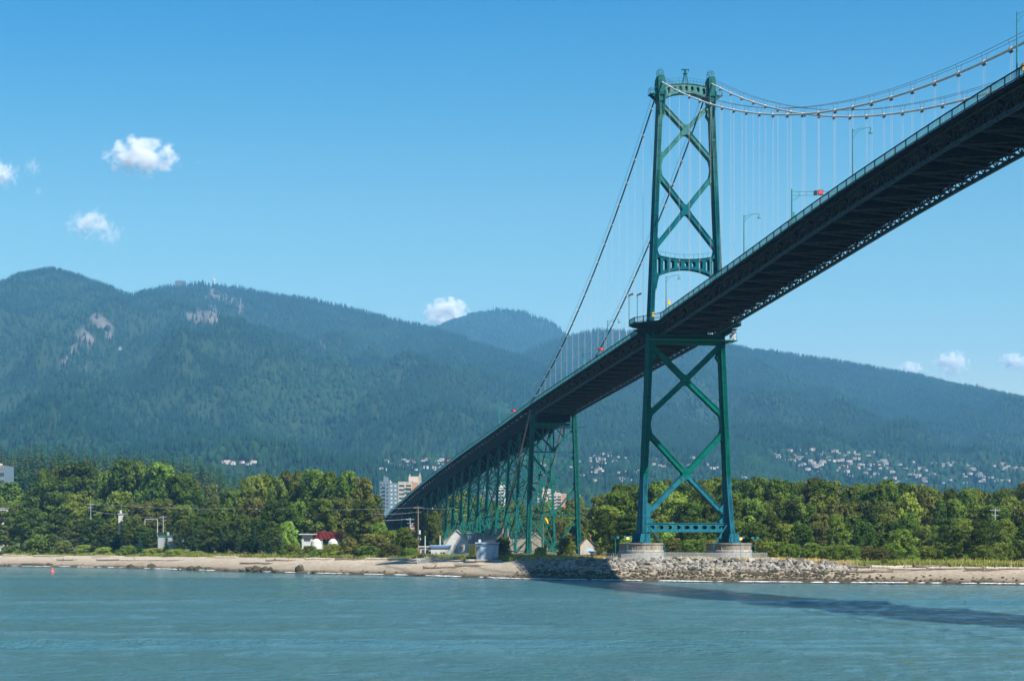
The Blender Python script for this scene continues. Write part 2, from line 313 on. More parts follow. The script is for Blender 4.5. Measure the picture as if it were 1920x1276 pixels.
# water: one displaced sheet, finer where the picture sees it
def water_mesh():
    ys = np.concatenate([[-400, -100, 0, 50, 80], np.arange(92, 300, .55), np.arange(300, 480, .9), np.linspace(485, 1100, 90)])
    us = np.concatenate([np.linspace(-3000, -300, 8), np.linspace(-290, 290, 420), np.linspace(300, 3000, 8)])
    Uu, Y = np.meshgrid(us, ys); X = Uu * np.clip(Y / 1000 + .05, .12, 2)
    Z = np.zeros_like(X)
    # boat wakes: low swells running across the view
    for Dc, sl_, amp, L, cv in ((259, -.035, .16, 3.2, 14), (263.5, -.035, .10, 2.6, 14), (205, .04, .07, 3.0, 10), (171, .06, .13, 2.2, 6), (167, .06, .08, 2.0, 6), (150, .10, .10, 1.6, 9), (145, .10, .08, 1.4, 9), (136, .02, .08, 2.5, 5), (185, -.02, .08, 2.8, 8), (232, .0, .06, 3, 8)):
        c = Dc + sl_ * X + cv * vnoise(X / 55 + Dc, Dc)
        a = 3.2 * amp * np.clip(.75 + 1.1 * vnoise(X / 34 + Dc * 3, Dc), .1, 1.3)
        Z += a * np.exp(-((Y - c) / (L * .6)) ** 2)
    Z += .11 * fbm(X / 2.8, Y / 1.7, 3) + .12 * fbm(X / 14, Y / 9, 2)
    Z *= np.clip((Y - 60) / 60, 0, 1) * np.clip((1000 - Y) / 400, .3, 1)
    return grid_mesh('water', X, Y, Z)
def water_mat():
    m = bpy.data.materials.new('sea_water'); m.use_nodes = True; nt = m.node_tree; b = nt.nodes['Principled BSDF']
    b.inputs['Roughness'].default_value = .1; b.inputs['IOR'].default_value = 1.33; b.inputs['Specular IOR Level'].default_value = .34
    g = N(nt, 'ShaderNodeNewGeometry')
    hts = []
    for sc_, st in ((.55, (1, 1.4, 1)), (2.2, (1, 1.3, 1))):
        mp = N(nt, 'ShaderNodeMapping'); mp.inputs['Scale'].default_value = st; mp.inputs['Rotation'].default_value = (0, 0, .3); nt.links.new(g.outputs['Position'], mp.inputs[0])
        nz = N(nt, 'ShaderNodeTexNoise', Scale=sc_, Detail=5, Roughness=.6); nt.links.new(mp.outputs[0], nz.inputs[0]); hts.append(nz)
    b1 = N(nt, 'ShaderNodeBump', Strength=1.0, Distance=.75); nt.links.new(hts[0].outputs[0], b1.inputs['Height'])
    b2 = N(nt, 'ShaderNodeBump', Strength=1.0, Distance=.3); nt.links.new(hts[1].outputs[0], b2.inputs['Height']); nt.links.new(b1.outputs[0], b2.inputs['Normal'])
    nt.links.new(b2.outputs[0], b.inputs['Normal'])
    n3 = N(nt, 'ShaderNodeTexNoise', Scale=.02, Detail=5); mp3 = N(nt, 'ShaderNodeMapping'); mp3.inputs['Scale'].default_value = (.35, 1.6, 1); nt.links.new(g.outputs['Position'], mp3.inputs[0]); nt.links.new(mp3.outputs[0], n3.inputs[0])
    rp = N(nt, 'ShaderNodeValToRGB'); rp.color_ramp.elements[0].position = .35; rp.color_ramp.elements[1].position = .65
    rp.color_ramp.elements[0].color = (.050, .112, .112, 1); rp.color_ramp.elements[1].color = (.050, .134, .156, 1); nt.links.new(n3.outputs[0], rp.inputs[0]); nt.links.new(rp.outputs[0], b.inputs['Base Color'])
    return m
tag(link('water', water_mesh(), water_mat()), kind='structure', label='blue green harbour water with low wakes')

# ---------------------------------------------------------------- mountains
def ridge_fn(xs, ys): return lambda p: np.interp(p, xs, ys)
def crag(px, py):
    """0..1 bare rock where the photographed outcrops stand (columns / rows on the slope)"""
    def el(cx, cy, rx, ry, a):
        dx = px - cx; dy = py - cy; c, s = math.cos(a), math.sin(a)
        return 1 - np.sqrt(((dx * c + dy * s) / rx) ** 2 + ((-dx * s + dy * c) / ry) ** 2)
    n = 1.3 * fbm(px / 16, py / 12, 3)
    e = np.maximum.reduce([el(190, 613, 26, 16, .9), el(160, 632, 30, 14, .6), el(130, 668, 34, 8, -1.0), el(160, 690, 7, 4, 0), el(420, 560, 42, 14, .25), el(375, 592, 26, 12, -.3), el(400, 590, 14, 26, 0), el(450, 575, 10, 18, -.3), el(604, 645, 4, 14, -.6)])
    return np.clip((e * 1.6 + n) * 2.5, 0, 1)
def mountain(name, label, D1, Dr, ry, k, px0, px1, spur, seed, spacing, tree_lbl, rockfn=None, back=2200, th=27):
    pxs = np.linspace(px0, px1, int((px1 - px0) / 5)); s = np.concatenate([np.linspace(0, 1, 190), 1 + np.linspace(.02, 1, 14)])
    def hf(P, S):
        dr = np.interp(P, *Dr) if isinstance(Dr, tuple) else np.full_like(P, Dr)
        D = np.where(S <= 1, D1 + (dr - D1) * S, dr + back * (S - 1))
        zr = CH + (HZ - ry(P)) * dr / FPX - th * .75; kk = k(P) if callable(k) else k
        Sc = np.clip(S, 0, 1)
        z = 10 + (zr - 10) * Sc ** kk
        X = (P - 960) / FPX * D
        n = fbm(X / spur + seed, D / (spur * 2.6) + seed, 5)
        n2 = fbm(X / (spur * .22) + seed, D / (spur * .7), 3)
        z = z + zr * (.27 * n * np.interp(P, [620, 900], [1, .35]) ** (1 if name == 'mountain' else 0) + .09 * n2) * (np.sin(PI * np.clip(Sc, 0, 1)) ** .8) * np.clip(Sc * 4, 0, 1)
        z = np.where(S <= 1, np.minimum(z, CH + (zr - CH) * D / dr * (.992 + .008 * Sc)), z)
        z = np.where(S > 1, z - (S - 1) ** 1.0 * zr * .55, z)
        return X, D, np.maximum(z, 4)
    P, S = np.meshgrid(pxs, s); X, Y, Z = hf(P, S)
    m = bpy.data.materials.new(name + '_soil'); m.use_nodes = True; nt = m.node_tree; b = nt.nodes['Principled BSDF']; b.inputs['Roughness'].default_value = 1; b.inputs['Specular IOR Level'].default_value = .0
    at = N(nt, 'ShaderNodeAttribute'); at.attribute_name = 'tone'
    g = N(nt, 'ShaderNodeNewGeometry'); mp = N(nt, 'ShaderNodeMapping'); mp.inputs['Scale'].default_value = (1, 1, .35); nt.links.new(g.outputs['Position'], mp.inputs[0])
    nz = N(nt, 'ShaderNodeTexNoise', Scale=.02, Detail=9, Roughness=.75); nt.links.new(mp.outputs[0], nz.inputs[0])
    rp = N(nt, 'ShaderNodeValToRGB'); rp.color_ramp.elements[0].position = .38; rp.color_ramp.elements[1].position = .6; rp.color_ramp.elements[0].color = (.07, .065, .06, 1); rp.color_ramp.elements[1].color = (.15, .13, .12, 1); nt.links.new(nz.outputs[0], rp.inputs[0])
    rg = N(nt, 'ShaderNodeValToRGB'); rg.color_ramp.elements[0].position = .3; rg.color_ramp.elements[1].position = .7; rg.color_ramp.elements[0].color = (.012, .028, .014, 1); rg.color_ramp.elements[1].color = (.03, .05, .02, 1); nt.links.new(nz.outputs[0], rg.inputs[0])
    mx = N(nt, 'ShaderNodeMix', data_type='RGBA'); nt.links.new(at.outputs['Fac'], mx.inputs[0]); nt.links.new(rg.outputs[0], mx.inputs[6]); nt.links.new(rp.outputs[0], mx.inputs[7]); nt.links.new(mx.outputs[2], b.inputs['Base Color'])
    PY = HZ - (Z - CH) * FPX / Y
    rk = rockfn(P, PY) if rockfn else np.zeros_like(P)
    tag(link(name, grid_mesh(name, X, Y, Z, attr=rk.ravel()), m), kind='structure', label=label)
    return hf, dict(D1=D1, Dr=Dr, px0=px0, px1=px1)
def forest(name, label, hf, inf, spacing, seed, hmean=26, rockfn=None, clear=None, smin=.0, smax=1.02):
    rs = np.random.RandomState(seed)
    dr = np.interp(960, *inf['Dr']) if isinstance(inf['Dr'], tuple) else inf['Dr']
    # uniform over plan area: pick S with density proportional to D
    width = (inf['px1'] - inf['px0']) / FPX
    L = dr - inf['D1']; area = width * (dr ** 2 - inf['D1'] ** 2) / 2; n = int(area / spacing ** 2)
    D = np.sqrt(rs.rand(n) * (dr ** 2 - inf['D1'] ** 2) + inf['D1'] ** 2); S = (D - inf['D1']) / L
    P = inf['px0'] + rs.rand(n) * (inf['px1'] - inf['px0'])
    rn = n // 9   # an extra fringe of trees along the skyline
    P = np.concatenate([P, inf['px0'] + rs.rand(rn // 3) * (inf['px1'] - inf['px0'])]); S = np.concatenate([S, .985 + .02 * rs.rand(rn // 3)])
    ok = (S >= smin) & (S <= smax); P, S = P[ok], S[ok]
    X, Y, Z = hf(P, S); PY = HZ - (Z - CH) * FPX / Y
    keep = Z > 6
    if rockfn is not None: keep &= (rockfn(P, PY) < .35) | (rs.rand(len(P)) < .12)
    cutm = clear(P, PY, rs) if name == 'mountain_forest' else np.zeros(len(P), bool)
    if name == 'mountain_forest': keep &= ~((((P > 700) & (P < 860) & (PY > 866) & (PY < 902)) | ((P > 385) & (P < 505) & (PY > 868) & (PY < 892)) | ((P > 1000) & (P < 1365) & (PY > 858) & (PY < 918))) & (rs.rand(len(P)) < .62))
    if clear is not None and name != 'mountain_forest': keep &= ~clear(P, PY, rs)
    cutm = cutm[keep]; P, S, X, Y, Z = P[keep], S[keep], X[keep], Y[keep], Z[keep]; n = len(P)
    H = hmean * (.65 + .7 * rs.rand(n)) * (1 + .35 * fbm(X / 160, Y / 160, 3)); decid = (fbm(X / 260 + 9, Y / 420 + 4, 4) + .25 * (1 - S) + .35 * (rs.rand(n) - .5)) > .36
    Wd = H * np.where(decid, .30, .17) * (.8 + .5 * rs.rand(n)); H = np.where(decid, H * .7, H); H = np.where(cutm, H * .45, H)
    k = 5; a0 = rs.rand(n) * 2 * PI
    rings = np.where(decid[:, None], np.array([[.55, .98, .62, .0]]), np.array([[1.0, .78, .52, .0]])); hz_ = np.where(decid[:, None], np.array([[.1, .42, .82, 1.0]]), np.array([[.02, .35, .36, 1.0]]))
    V = np.zeros((n, 3 * k + 1, 3))
    for r_ in range(3):
        for j in range(k):
            a = a0 + 2 * PI * (j + .5 * r_) / k; q = Wd * rings[:, r_] * (.8 + .4 * rs.rand(n))
            V[:, r_ * k + j, 0] = X + q * np.cos(a); V[:, r_ * k + j, 1] = Y + q * np.sin(a); V[:, r_ * k + j, 2] = Z - 1 + H * hz_[:, r_] + H * .08 * (rs.rand(n) - .5)
    V[:, 3 * k, 0] = X; V[:, 3 * k, 1] = Y; V[:, 3 * k, 2] = Z + H
    T = []
    for r_ in range(2):
        for j in range(k):
            a_, b_ = r_ * k + j, r_ * k + (j + 1) % k; c_, d_ = a_ + k, b_ + k
            T += [(a_, b_, d_), (a_, d_, c_)]
    for j in range(k): T.append((2 * k + j, 2 * k + (j + 1) % k, 3 * k))
    T = np.array(T); Q = (np.arange(n)[:, None, None] * (3 * k + 1) + T[None]).reshape(-1, 3)
    tone = np.repeat(np.clip(cutm * 1.4 + rs.rand(n) * .6 + decid * .7 + .5 * fbm(X / 420, Y / 420, 3), 0, 1.8), 3 * k + 1)
    me = npmesh(name, V.reshape(-1, 3), Q, attr=tone)
    tag(link(name, me, M['forest']), kind='stuff', label=label)
    return n
def forest_mat():
    m = bpy.data.materials.new('mountain_forest'); m.use_nodes = True; nt = m.node_tree; b = nt.nodes['Principled BSDF']; b.inputs['Roughness'].default_value = 1; b.inputs['Specular IOR Level'].default_value = .0
    at = N(nt, 'ShaderNodeAttribute'); at.attribute_name = 'tone'; rp = N(nt, 'ShaderNodeValToRGB'); cr = rp.color_ramp
    cr.elements[0].color = (.005, .024, .014, 1); cr.elements[1].color = (.026, .056, .018, 1); e = cr.elements.new(.4); e.color = (.010, .034, .018, 1); e = cr.elements.new(.75); e.color = (.016, .044, .019, 1)
    sc_ = N(nt, 'ShaderNodeMath', operation='MULTIPLY'); sc_.inputs[1].default_value = .65; nt.links.new(at.outputs['Fac'], sc_.inputs[0])
    nt.links.new(sc_.outputs[0], rp.inputs[0]); nt.links.new(rp.outputs[0], b.inputs['Base Color'])
    return m
M['forest'] = forest_mat()
A_y = ridge_fn([-500, -120, 0, 40, 95, 150, 245, 300, 380, 450, 560, 680, 800, 900, 1000, 1060, 1200, 1400, 1700, 2500], [600, 560, 530, 512, 502, 516, 549, 535, 527, 536, 552, 580, 607, 640, 672, 695, 750, 830, 940, 1000])
A_D = ([-500, 300, 800, 1060, 1400, 2500], [9000, 9000, 8600, 7000, 4600, 3600])
B_y = ridge_fn([500, 760, 810, 850, 890, 935, 980, 1030, 1055, 1070, 1120, 1300], [760, 660, 612, 597, 583, 577, 582, 597, 618, 640, 700, 800])
C_y = ridge_fn([700, 900, 1000, 1060, 1120, 1200, 1300, 1380, 1500, 1600, 1700, 1800, 1920, 2020, 2300, 2700], [800, 700, 650, 629, 616, 620, 634, 646, 665, 679, 696, 717, 746, 772, 830, 880])
def clearA(P, PY, rs):    # the pale swathe cut down the slope
    lx = np.interp(PY, [600, 645, 700, 760, 830, 880], [270, 240, 190, 135, 70, 20]); return (np.abs(P - lx) < 4.5 + 3 * rs.rand(len(P))) & (PY > 600) & (rs.rand(len(P)) < .85)
hA, iA = mountain('mountain', 'tallest forested mountain with two summits and bare crags', 2500, A_D, A_y, lambda P: np.interp(P, [0, 700, 1100], [1.12, 1.12, 1.3]), -500, 2500, 620, 3.3, 14, None, crag)
hB, iB = mountain('far_mountain', 'rounded hazy mountain behind the main ridge', 8200, 11500, B_y, 1.0, 500, 1300, 500, 8.1, 14, None)
hC, iC = mountain('near_mountain', 'long forested mountain sloping down behind the tower', 2600, 8600, C_y, lambda P: np.interp(P, [900, 1100, 1350, 1900], [1.6, 1.5, 1.25, 1.15]), 700, 2700, 560, 5.7, 14, None)
iA['px0'], iA['px1'] = -180, 1600; iC['px0'], iC['px1'] = 860, 2200; iB['px0'] = 700; iB['px1'] = 1180
forest('mountain_forest', 'conifer forest covering the tall left mountain', hA, iA, 13, 1, 23, crag, clearA, smin=.05)
forest('far_forest', 'hazy conifer forest on the rounded far mountain', hB, iB, 17, 2, 27, smin=.25)
def clearC(P, PY, rs):    # thinner among the hillside houses
    return (PY > 845) & (rs.rand(len(P)) < .5)
forest('slope_forest', 'conifer forest covering the right hand mountain slope', hC, iC, 12.5, 3, 22, None, clearC)

def foam():      # thin broken line of wash where the water meets the shore
    rs = np.random.RandomState(9); n = 5200; P = -120 + 2160 * rs.rand(n); keep = fbm(P / 26, P * 0 + 1.5, 3) + .5 * (rs.rand(n) - .5) > .12; P = P[keep]; n = len(P)
    D = np.interp(P, SHX, SHD) - .6 - 1.6 * rs.rand(n) ** 2; X = G(P, D); L = .25 + .7 * rs.rand(n); Wd = .08 + .2 * rs.rand(n); z = .2 + .12 * rs.rand(n)
    V = np.stack([np.stack([X - L, D, z], -1), np.stack([X, D - Wd, z], -1), np.stack([X + L, D, z], -1), np.stack([X, D + Wd, z + .08], -1)], 1).reshape(-1, 3)
    tag(link('foam', npmesh('foam', V, np.arange(n * 4).reshape(-1, 4)), mat('foam_white', (.6, .62, .6), .6)), kind='stuff', label='white wash along the waterline')
foam()
# ---------------------------------------------------------------- the bridge (built in bridge space: x = across, y = along, z = up)
DT = [-400, -300, -236, -214, -192, -146, -117, -82, -39, 0, 82, 166, 187, 240, 358, 450, 523, 640, 698, 800]
DZ = [62.5, 65.6, 66.7, 66.7, 66.5, 65.2, 63.95, 62.2, 60.25, 58.5, 55.5, 52.5, 51.6, 49.1, 43.9, 39.3, 35.3, 27.6, 23.2, 15.5]
def dz(t):       # top of the handrail
    s = 0; 
    for k in (-14, -7, 0, 7, 14): s += float(np.interp(t + k, DT, DZ))
    return s / 5
bridge = empty('suspension_bridge', (OX, OY, 0), TH)
tag(bridge, 'teal green steel suspension bridge crossing above the water on stone piers', 'bridge')
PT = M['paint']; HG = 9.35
def legu(z): return 5.75 + .0428 * (113 - z)
def legd(z): return 3.3 + (113 - z) * .011 + (max(0, 24 - z) / 16) ** 2 * 4.2
tower = MB(); tower.box(-8, 8, -1.9, 1.9, 54.3, 55.0); tower.box(-8, 8, -1.9, 1.9, 52.9, 53.4); tower.box(-7.9, 7.9, -1.0, 1.0, 53.4, 54.3)
tower = tower.build('tower', PT, bridge)
zs = list(np.linspace(7.9, 24, 12)) + list(np.linspace(27, 112.5, 26))
for s in (-1, 1):
    m = MB()
    for a, b in zip(zs[:-1], zs[1:]):
        for (w_, fy0, fy1) in ((.74, -.5, .5), (.98, -.5, -.40), (.98, .40, .5), (1.06, -.1, .1)):
            q = []
            for z in (a, b):
                u = s * legu(z); d = legd(z); y0, y1 = fy0 * d, fy1 * d
                q.append([(u - w_ / 2, y0, z), (u + w_ / 2, y0, z), (u + w_ / 2, y1, z), (u - w_ / 2, y1, z)])
            m.hexa(q[0] + q[1])
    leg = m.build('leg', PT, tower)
    m = MB()     # base shoe and collar plates
    u = s * legu(8)
    for k in range(7): m.bar((u - .9, -5.6 + k * 1.8, 7.9), (u - .55, -5.6 + k * 1.8, 10.0), .12, .5); m.bar((u + .9, -5.6 + k * 1.8, 7.9), (u + .55, -5.6 + k * 1.8, 10.0), .12, .5)
    m.box(u - 1.15, u + 1.15, -6.4, 6.4, 7.9, 8.15); m.build('base_shoe', PT, tower)
    m = MB()     # saddle housing with stepped head, side brackets and railing cage on top
    u = s * 5.85
    m.box(u - .78, u + .78, -1.9, 1.9, 107.6, 112.9); m.box(u - .95, u + .95, -1.5, 1.5, 110.6, 112.2); m.prism([(u - .78, 112.9), (u + .78, 112.9), (u + .6, 113.5), (u - .6, 113.5)], -1.6, 1.6)
    m.box(u - 1.0, u + 1.0, -2.15, -1.9, 109.0, 109.6)
    for k in (-1, 1):
        m.bar((u + k * .4, -1.95, 104.6), (u + k * .75, -2.2, 110), .22, .3); m.prism([(u + s * .7, 107.9), (u + s * 2.3, 109.2), (u + s * .7, 109.2)], k * 1.2 - .15, k * 1.2 + .15)
    m.box(u + s * .7, u + s * 2.5, -1.5, 1.5, 109.2, 109.4) if s > 0 else m.box(u - 2.5, u - .7, -1.5, 1.5, 109.2, 109.4)
    m.build('saddle_housing', M['dteal'], tower)
    m = MB()
    for a in range(8):
        x = u + .85 * math.cos(a * PI / 4); y = 1.3 * math.sin(a * PI / 4); m.tube([(x, y, 113.3), (x * 1 + (u - x) * .05, y, 114.4), (u + (x - u) * .55, y * .6, 115.0)], .05, 5)
    for z, f in ((113.9, 1), (114.5, .97), (115.0, .56)): m.tube([(u + .85 * f * math.cos(a * PI / 8), 1.3 * f * math.sin(a * PI / 8), z) for a in range(17)], .045, 5, cap=False)
    m.build('cage_rail', PT, tower); m = MB()
    for k in (-1.5, -.5, .5, 1.5): m.tube([(u + s * 2.45, k, 109.4), (u + s * 2.45, k, 110.6), (u + s * .8, k, 110.6)], .045, 5)
    m.tube([(u + s * 2.45, -1.5, 110.0), (u + s * 2.45, 1.5, 110.0)], .04, 5); m.tube([(u + s * 2.45, -1.5, 110.6), (u + s * 2.45, 1.5, 110.6)], .04, 5)
    m.build('side_rail', PT, tower)
def holed(m, u0, u1, zt, zb, holes, t0, t1, n=220):
    """plate between two curves with openings (centre, half width, fn top, fn bottom)"""
    us = np.linspace(u0, u1, n)
    for a, b in zip(us[:-1], us[1:]):
        c = (a + b) / 2; h = None
        for (hc, hw, ft, fb) in holes:
            if abs(c - hc) < hw: h = (hc, hw, ft, fb)
        if h:
            hc, hw, ft, fb = h; f = lambda x: (min(1, abs(x - hc) / hw))
            A = ft(hc, f(a)), ft(hc, f(b)); Bm = fb(hc, f(a)), fb(hc, f(b))
            for (p, q) in (((A[0], A[1]), (zt(a), zt(b))), ((zb(a), zb(b)), (Bm[0], Bm[1]))):
                if q[0] - p[0] > .01 or q[1] - p[1] > .01: m.hexa([(a, t0, p[0]), (b, t0, p[1]), (b, t1, p[1]), (a, t1, p[0]), (a, t0, q[0]), (b, t0, q[1]), (b, t1, q[1]), (a, t1, q[0])])
        else: m.hexa([(a, t0, zb(a)), (b, t0, zb(b)), (b, t1, zb(b)), (a, t1, zb(a)), (a, t0, zt(a)), (b, t0, zt(b)), (b, t1, zt(b)), (a, t1, zt(a))])
# top arched strut, seven round-headed openings
m = MB(); W = 5.45
zt = lambda u: 111.75 - .75 * (u / W) ** 2; zb = lambda u: 109.75 - 1.7 * abs(u / W) ** 2.4 - (1.4 * max(0, abs(u / W) - .86) / .14 if abs(u / W) > .86 else 0)
H = [(c, .34, lambda hc, f: zt(hc) - .5 - .35 * (1 - math.sqrt(max(0, 1 - f * f))), lambda hc, f: zb(hc) + .55) for c in (-4.05, -2.7, -1.35, 0, 1.35, 2.7, 4.05)]
for t0, t1 in ((-1.1, -.95), (.95, 1.1)): holed(m, -W, W, zt, zb, H, t0, t1)
for f, o in ((zt, .12), (zb, -.1)):
    us = np.linspace(-W, W, 41)
    for a, b in zip(us[:-1], us[1:]): m.hexa([(a, -1.25, f(a) + min(o, 0)), (b, -1.25, f(b) + min(o, 0)), (b, 1.25, f(b) + min(o, 0)), (a, 1.25, f(a) + min(o, 0)), (a, -1.25, f(a) + max(o, 0)), (b, -1.25, f(b) + max(o, 0)), (b, 1.25, f(b) + max(o, 0)), (a, 1.25, f(a) + max(o, 0))])
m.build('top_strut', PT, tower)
m = MB()
for k in range(13):
    u = -4.8 + k * .8; m.tube([(u, -1.2, zt(u)), (u, -1.2, zt(u) + 1.3)], .035, 4)
for dzz in (.65, 1.3): m.tube([(-4.8 + k * .8, -1.2, zt(-4.8 + k * .8) + dzz) for k in range(13)], .03, 4)
m.build('walkway_rail', PT, tower)
m = MB()   # beacon tripod
for a in range(4):
    x, y = math.cos(a * PI / 2 + .4), math.sin(a * PI / 2 + .4); m.bar((x * 1.0, y * 1.0, 111.7), (x * .3, y * .3, 114.2), .12, .12)
m.tube([(0, 0, 111.7), (0, 0, 114.2)], .07, 6); m.box(-.45, .45, -.45, .45, 114.2, 114.35); m.cone((0, 0, 114.35), .28, .22, .9); m.box(-.8, .8, -.2, .2, 115.1, 115.3); m.tube([(-.75, 0, 115.3), (-.75, 0, 114.8)], .1, 6); m.tube([(.75, 0, 115.3), (.75, 0, 114.8)], .1, 6)
bc = m.build('beacon_tripod', M['dteal'], tower)
# portal strut above the road, seven square openings, curved both ways
m = MB(); W = 6.95
zt2 = lambda u: 72.0 + .85 * (u / W) ** 2 + (1.3 * ((abs(u) / W - .88) / .12) ** 1.5 if abs(u) / W > .88 else 0)
zb2 = lambda u: 69.9 - 1.9 * abs(u / W) ** 2 - (2.6 * ((abs(u) / W - .9) / .1) ** 1.6 if abs(u) / W > .9 else 0)
H = [(c, .42, lambda hc, f: zt2(hc) - .5 - .22 * max(0, f - .6) / .4, lambda hc, f: zb2(hc) + .5 + .22 * max(0, f - .6) / .4) for c in (-4.95, -3.3, -1.65, 0, 1.65, 3.3, 4.95)]
H += [(s * 6.4, .4, lambda hc, f: zt2(hc) - .6 - .3 * max(0, f - .5) / .5, lambda hc, f: zb2(hc) + .6 + .3 * max(0, f - .5) / .5) for s in (-1, 1)]
for t0, t1 in ((-1.25, -1.05), (1.05, 1.25)): holed(m, -W - .1, W + .1, zt2, zb2, H, t0, t1)
us = np.linspace(-W, W, 49)
for f, o in ((zt2, .12), (zb2, -.1)):
    for a, b in zip(us[:-1], us[1:]): m.hexa([(a, -1.4, f(a) + min(o, 0)), (b, -1.4, f(b) + min(o, 0)), (b, 1.4, f(b) + min(o, 0)), (a, 1.4, f(a) + min(o, 0)), (a, -1.4, f(a) + max(o, 0)), (b, -1.4, f(b) + max(o, 0)), (b, 1.4, f(b) + max(o, 0)), (a, 1.4, f(a) + max(o, 0))])
for k in range(12):
    u = -6 + k * 12 / 11; m.tube([(u, -1.3, zt2(u)), (u, -1.3, zt2(u) + 1.1)], .03, 4)
m.tube([(u, -1.3, zt2(u) + 1.1) for u in np.linspace(-6, 6, 15)], .03, 4)
m.build('portal_strut', PT, tower)
# low strut with oval openings
m = MB(); ov = lambda hc, f: math.sqrt(max(0, 1 - f ** 3))
H = [(c, .62, lambda hc, f: 11.45 + .42 * ov(hc, f), lambda hc, f: 11.45 - .42 * ov(hc, f)) for c in np.arange(-4, 5) * 2.02]
for t0, t1 in ((-1.6, -1.35), (1.35, 1.6)): holed(m, -9.6, 9.6, lambda u: 12.35, lambda u: 10.5, H, t0, t1, 300)
m.box(-9.6, 9.6, -1.75, 1.75, 12.35, 12.47); m.box(-9.6, 9.6, -1.75, 1.75, 10.38, 10.5)
m.build('lower_strut', PT, tower)
def gusset(m, s, z, hh, hw, up=True, dn=True):
    """web plate with a hollow curved edge where two diagonals meet a leg"""
    pts = []
    n = 12
    for i in range(n + 1):
        f = -1 + 2 * i / n
        if (f > 0 and not up) or (f < 0 and not dn): continue
        zz = z + f * hh; pts.append((s * (legu(zz) - .45 - hw * (.42 + .58 * abs(f) ** 1.7)), zz))
    z0, z1 = pts[0][1], pts[-1][1]
    poly = [(s * (legu(z0) - .3), z0 - .0)] + pts + [(s * (legu(z1) - .3), z1)]
    ex = [(s * (legu(z1) - .3), z1 + 1.6)] if up else []; e0 = [(s * (legu(z0) - .3), z0 - 1.6)] if dn else []
    m.prism(e0 + pts + ex if (ex and e0) else (([(s * (legu(z0) - .3), z0)] + pts + ex) if ex else (e0 + pts + [(s * (legu(z1) - .3), z1)])), -1.05, 1.05)
def cross(zl, zh, zc, wd=.8):
    for s in (-1, 1):
        m = MB()
        a = (s * (legu(zh) - .3), 0, zh); b = (-s * (legu(zl) - .3), 0, zl)
        # straight lines through the crossing point
        c = (0, 0, zc); dep = 2.0
        for (p, q) in ((a, c), (c, b)):
            m.barT(p, q, dep, wd)
            pv, qv = Vector(p), Vector(q); d = (qv - pv).normalized(); nrm = Vector((-d.z, 0, d.x))
            for k in (-1, 1): m.barT(pv + nrm * k * wd * .5, qv + nrm * k * wd * .5, dep + .3, .12)
        m.build('diagonal_brace', PT, tower)
    m = MB(); r = 1.5
    m.prism([(r * .62, zc + r * .95), (r * .9, zc + r * .55), (r * .55, zc), (r * .9, zc - r * .55), (r * .62, zc - r * .95), (0, zc - r * .75), (-r * .62, zc - r * .95), (-r * .9, zc - r * .55), (-r * .55, zc), (-r * .9, zc + r * .55), (-r * .62, zc + r * .95), (0, zc + r * .75)], -1.12, 1.12)
    m.build('cross_plate', PT, tower)
cross(94.4, 107.2, 101.4); cross(74.6, 91.2, 83.3); cross(36.6, 52.6, 44.8, .92); cross(13.6, 33.0, 23.5, .92)
m = MB()
for s in (-1, 1):
    for a in ((92.8, 2.6, 1.0), (34.8, 2.9, 1.15), (107.0, 2.2, .9, False), (74.4, 1.6, .9), (52.0, 2.0, 1.0, False)):
        m = MB(); gusset(m, s, *a); m.build('gusset_plate', PT, tower)
    m = MB()
    # big gusset at the low strut
    z = 11.4; P_ = []
    for i in range(13):
        f = i / 12; zz = 13.0 + f * 2.4; P_.append((s * (legu(zz) - .5 - 1.9 + 1.0 * math.sin(PI * f) - .1 * f), zz))
    m.prism([(s * (legu(8.4) - .3), 8.2)] + [(s * (legu(8.4) - .3 - 1.9 * (i / 10) ** 2.4), 8.2 + 2.3 * (i / 10) ** .8) for i in range(1, 11)] + [(s * (legu(12.4) - 2.3), 12.4)] + P_ + [(s * (legu(17.5) - .3), 17.8)], -1.3, 1.3)
    m.build('gusset_plate', PT, tower)
m = MB()    # drain pipes / access ladders from the low strut to the ground
m.tube([(-9.3, -2.6, 12.0), (-5.6, -3.4, 7.1), (-5.3, -3.4, 4.2)], .14, 6); m.build('ladder_rail', PT, tower); m = MB(); m.tube([(9.0, -2.6, 12.0), (5.7, -3.4, 7.1), (5.4, -3.4, 4.2)], .14, 6)
m.build('ladder_rail', PT, tower)
m = MB()    # inspection walkway below the deck
m.box(-8.6, 11.4, -3.1, -2.2, 53.6, 53.75); m.box(9.2, 11.4, -3.1, 2.2, 53.6, 53.8); m.prism([(8.3, 52.7), (10.6, 53.5), (8.3, 53.5)], -.2, .2)
for k in range(5): m.tube([(9.6 + k * .4, -3.05, 53.7), (9.6 + k * .4, -3.05, 55.3)], .04, 4)
m.tube([(9.5, -3.05, 54.5), (11.35, -3.05, 54.5)], .04, 4); m.tube([(9.5, -3.05, 55.3), (11.35, -3.05, 55.3)], .04, 4)
m.build('inspection_walkway', M['lamp'], tower)
m = MB(); m.tube([(10.0, -2.4, 53.8), (10.0, -2.4, 55.0)], .28, 8); m.tube([(10.9, -2.2, 53.8), (10.9, -2.2, 55.4)], .22, 8); m.box(10.2, 10.7, -2.8, -2.2, 54.2, 55.9); m.tube([(10.9, -2.2, 55.4), (11.3, -2.6, 55.9)], .16, 8)
m.build('navigation_light', M['bandw'], tower)

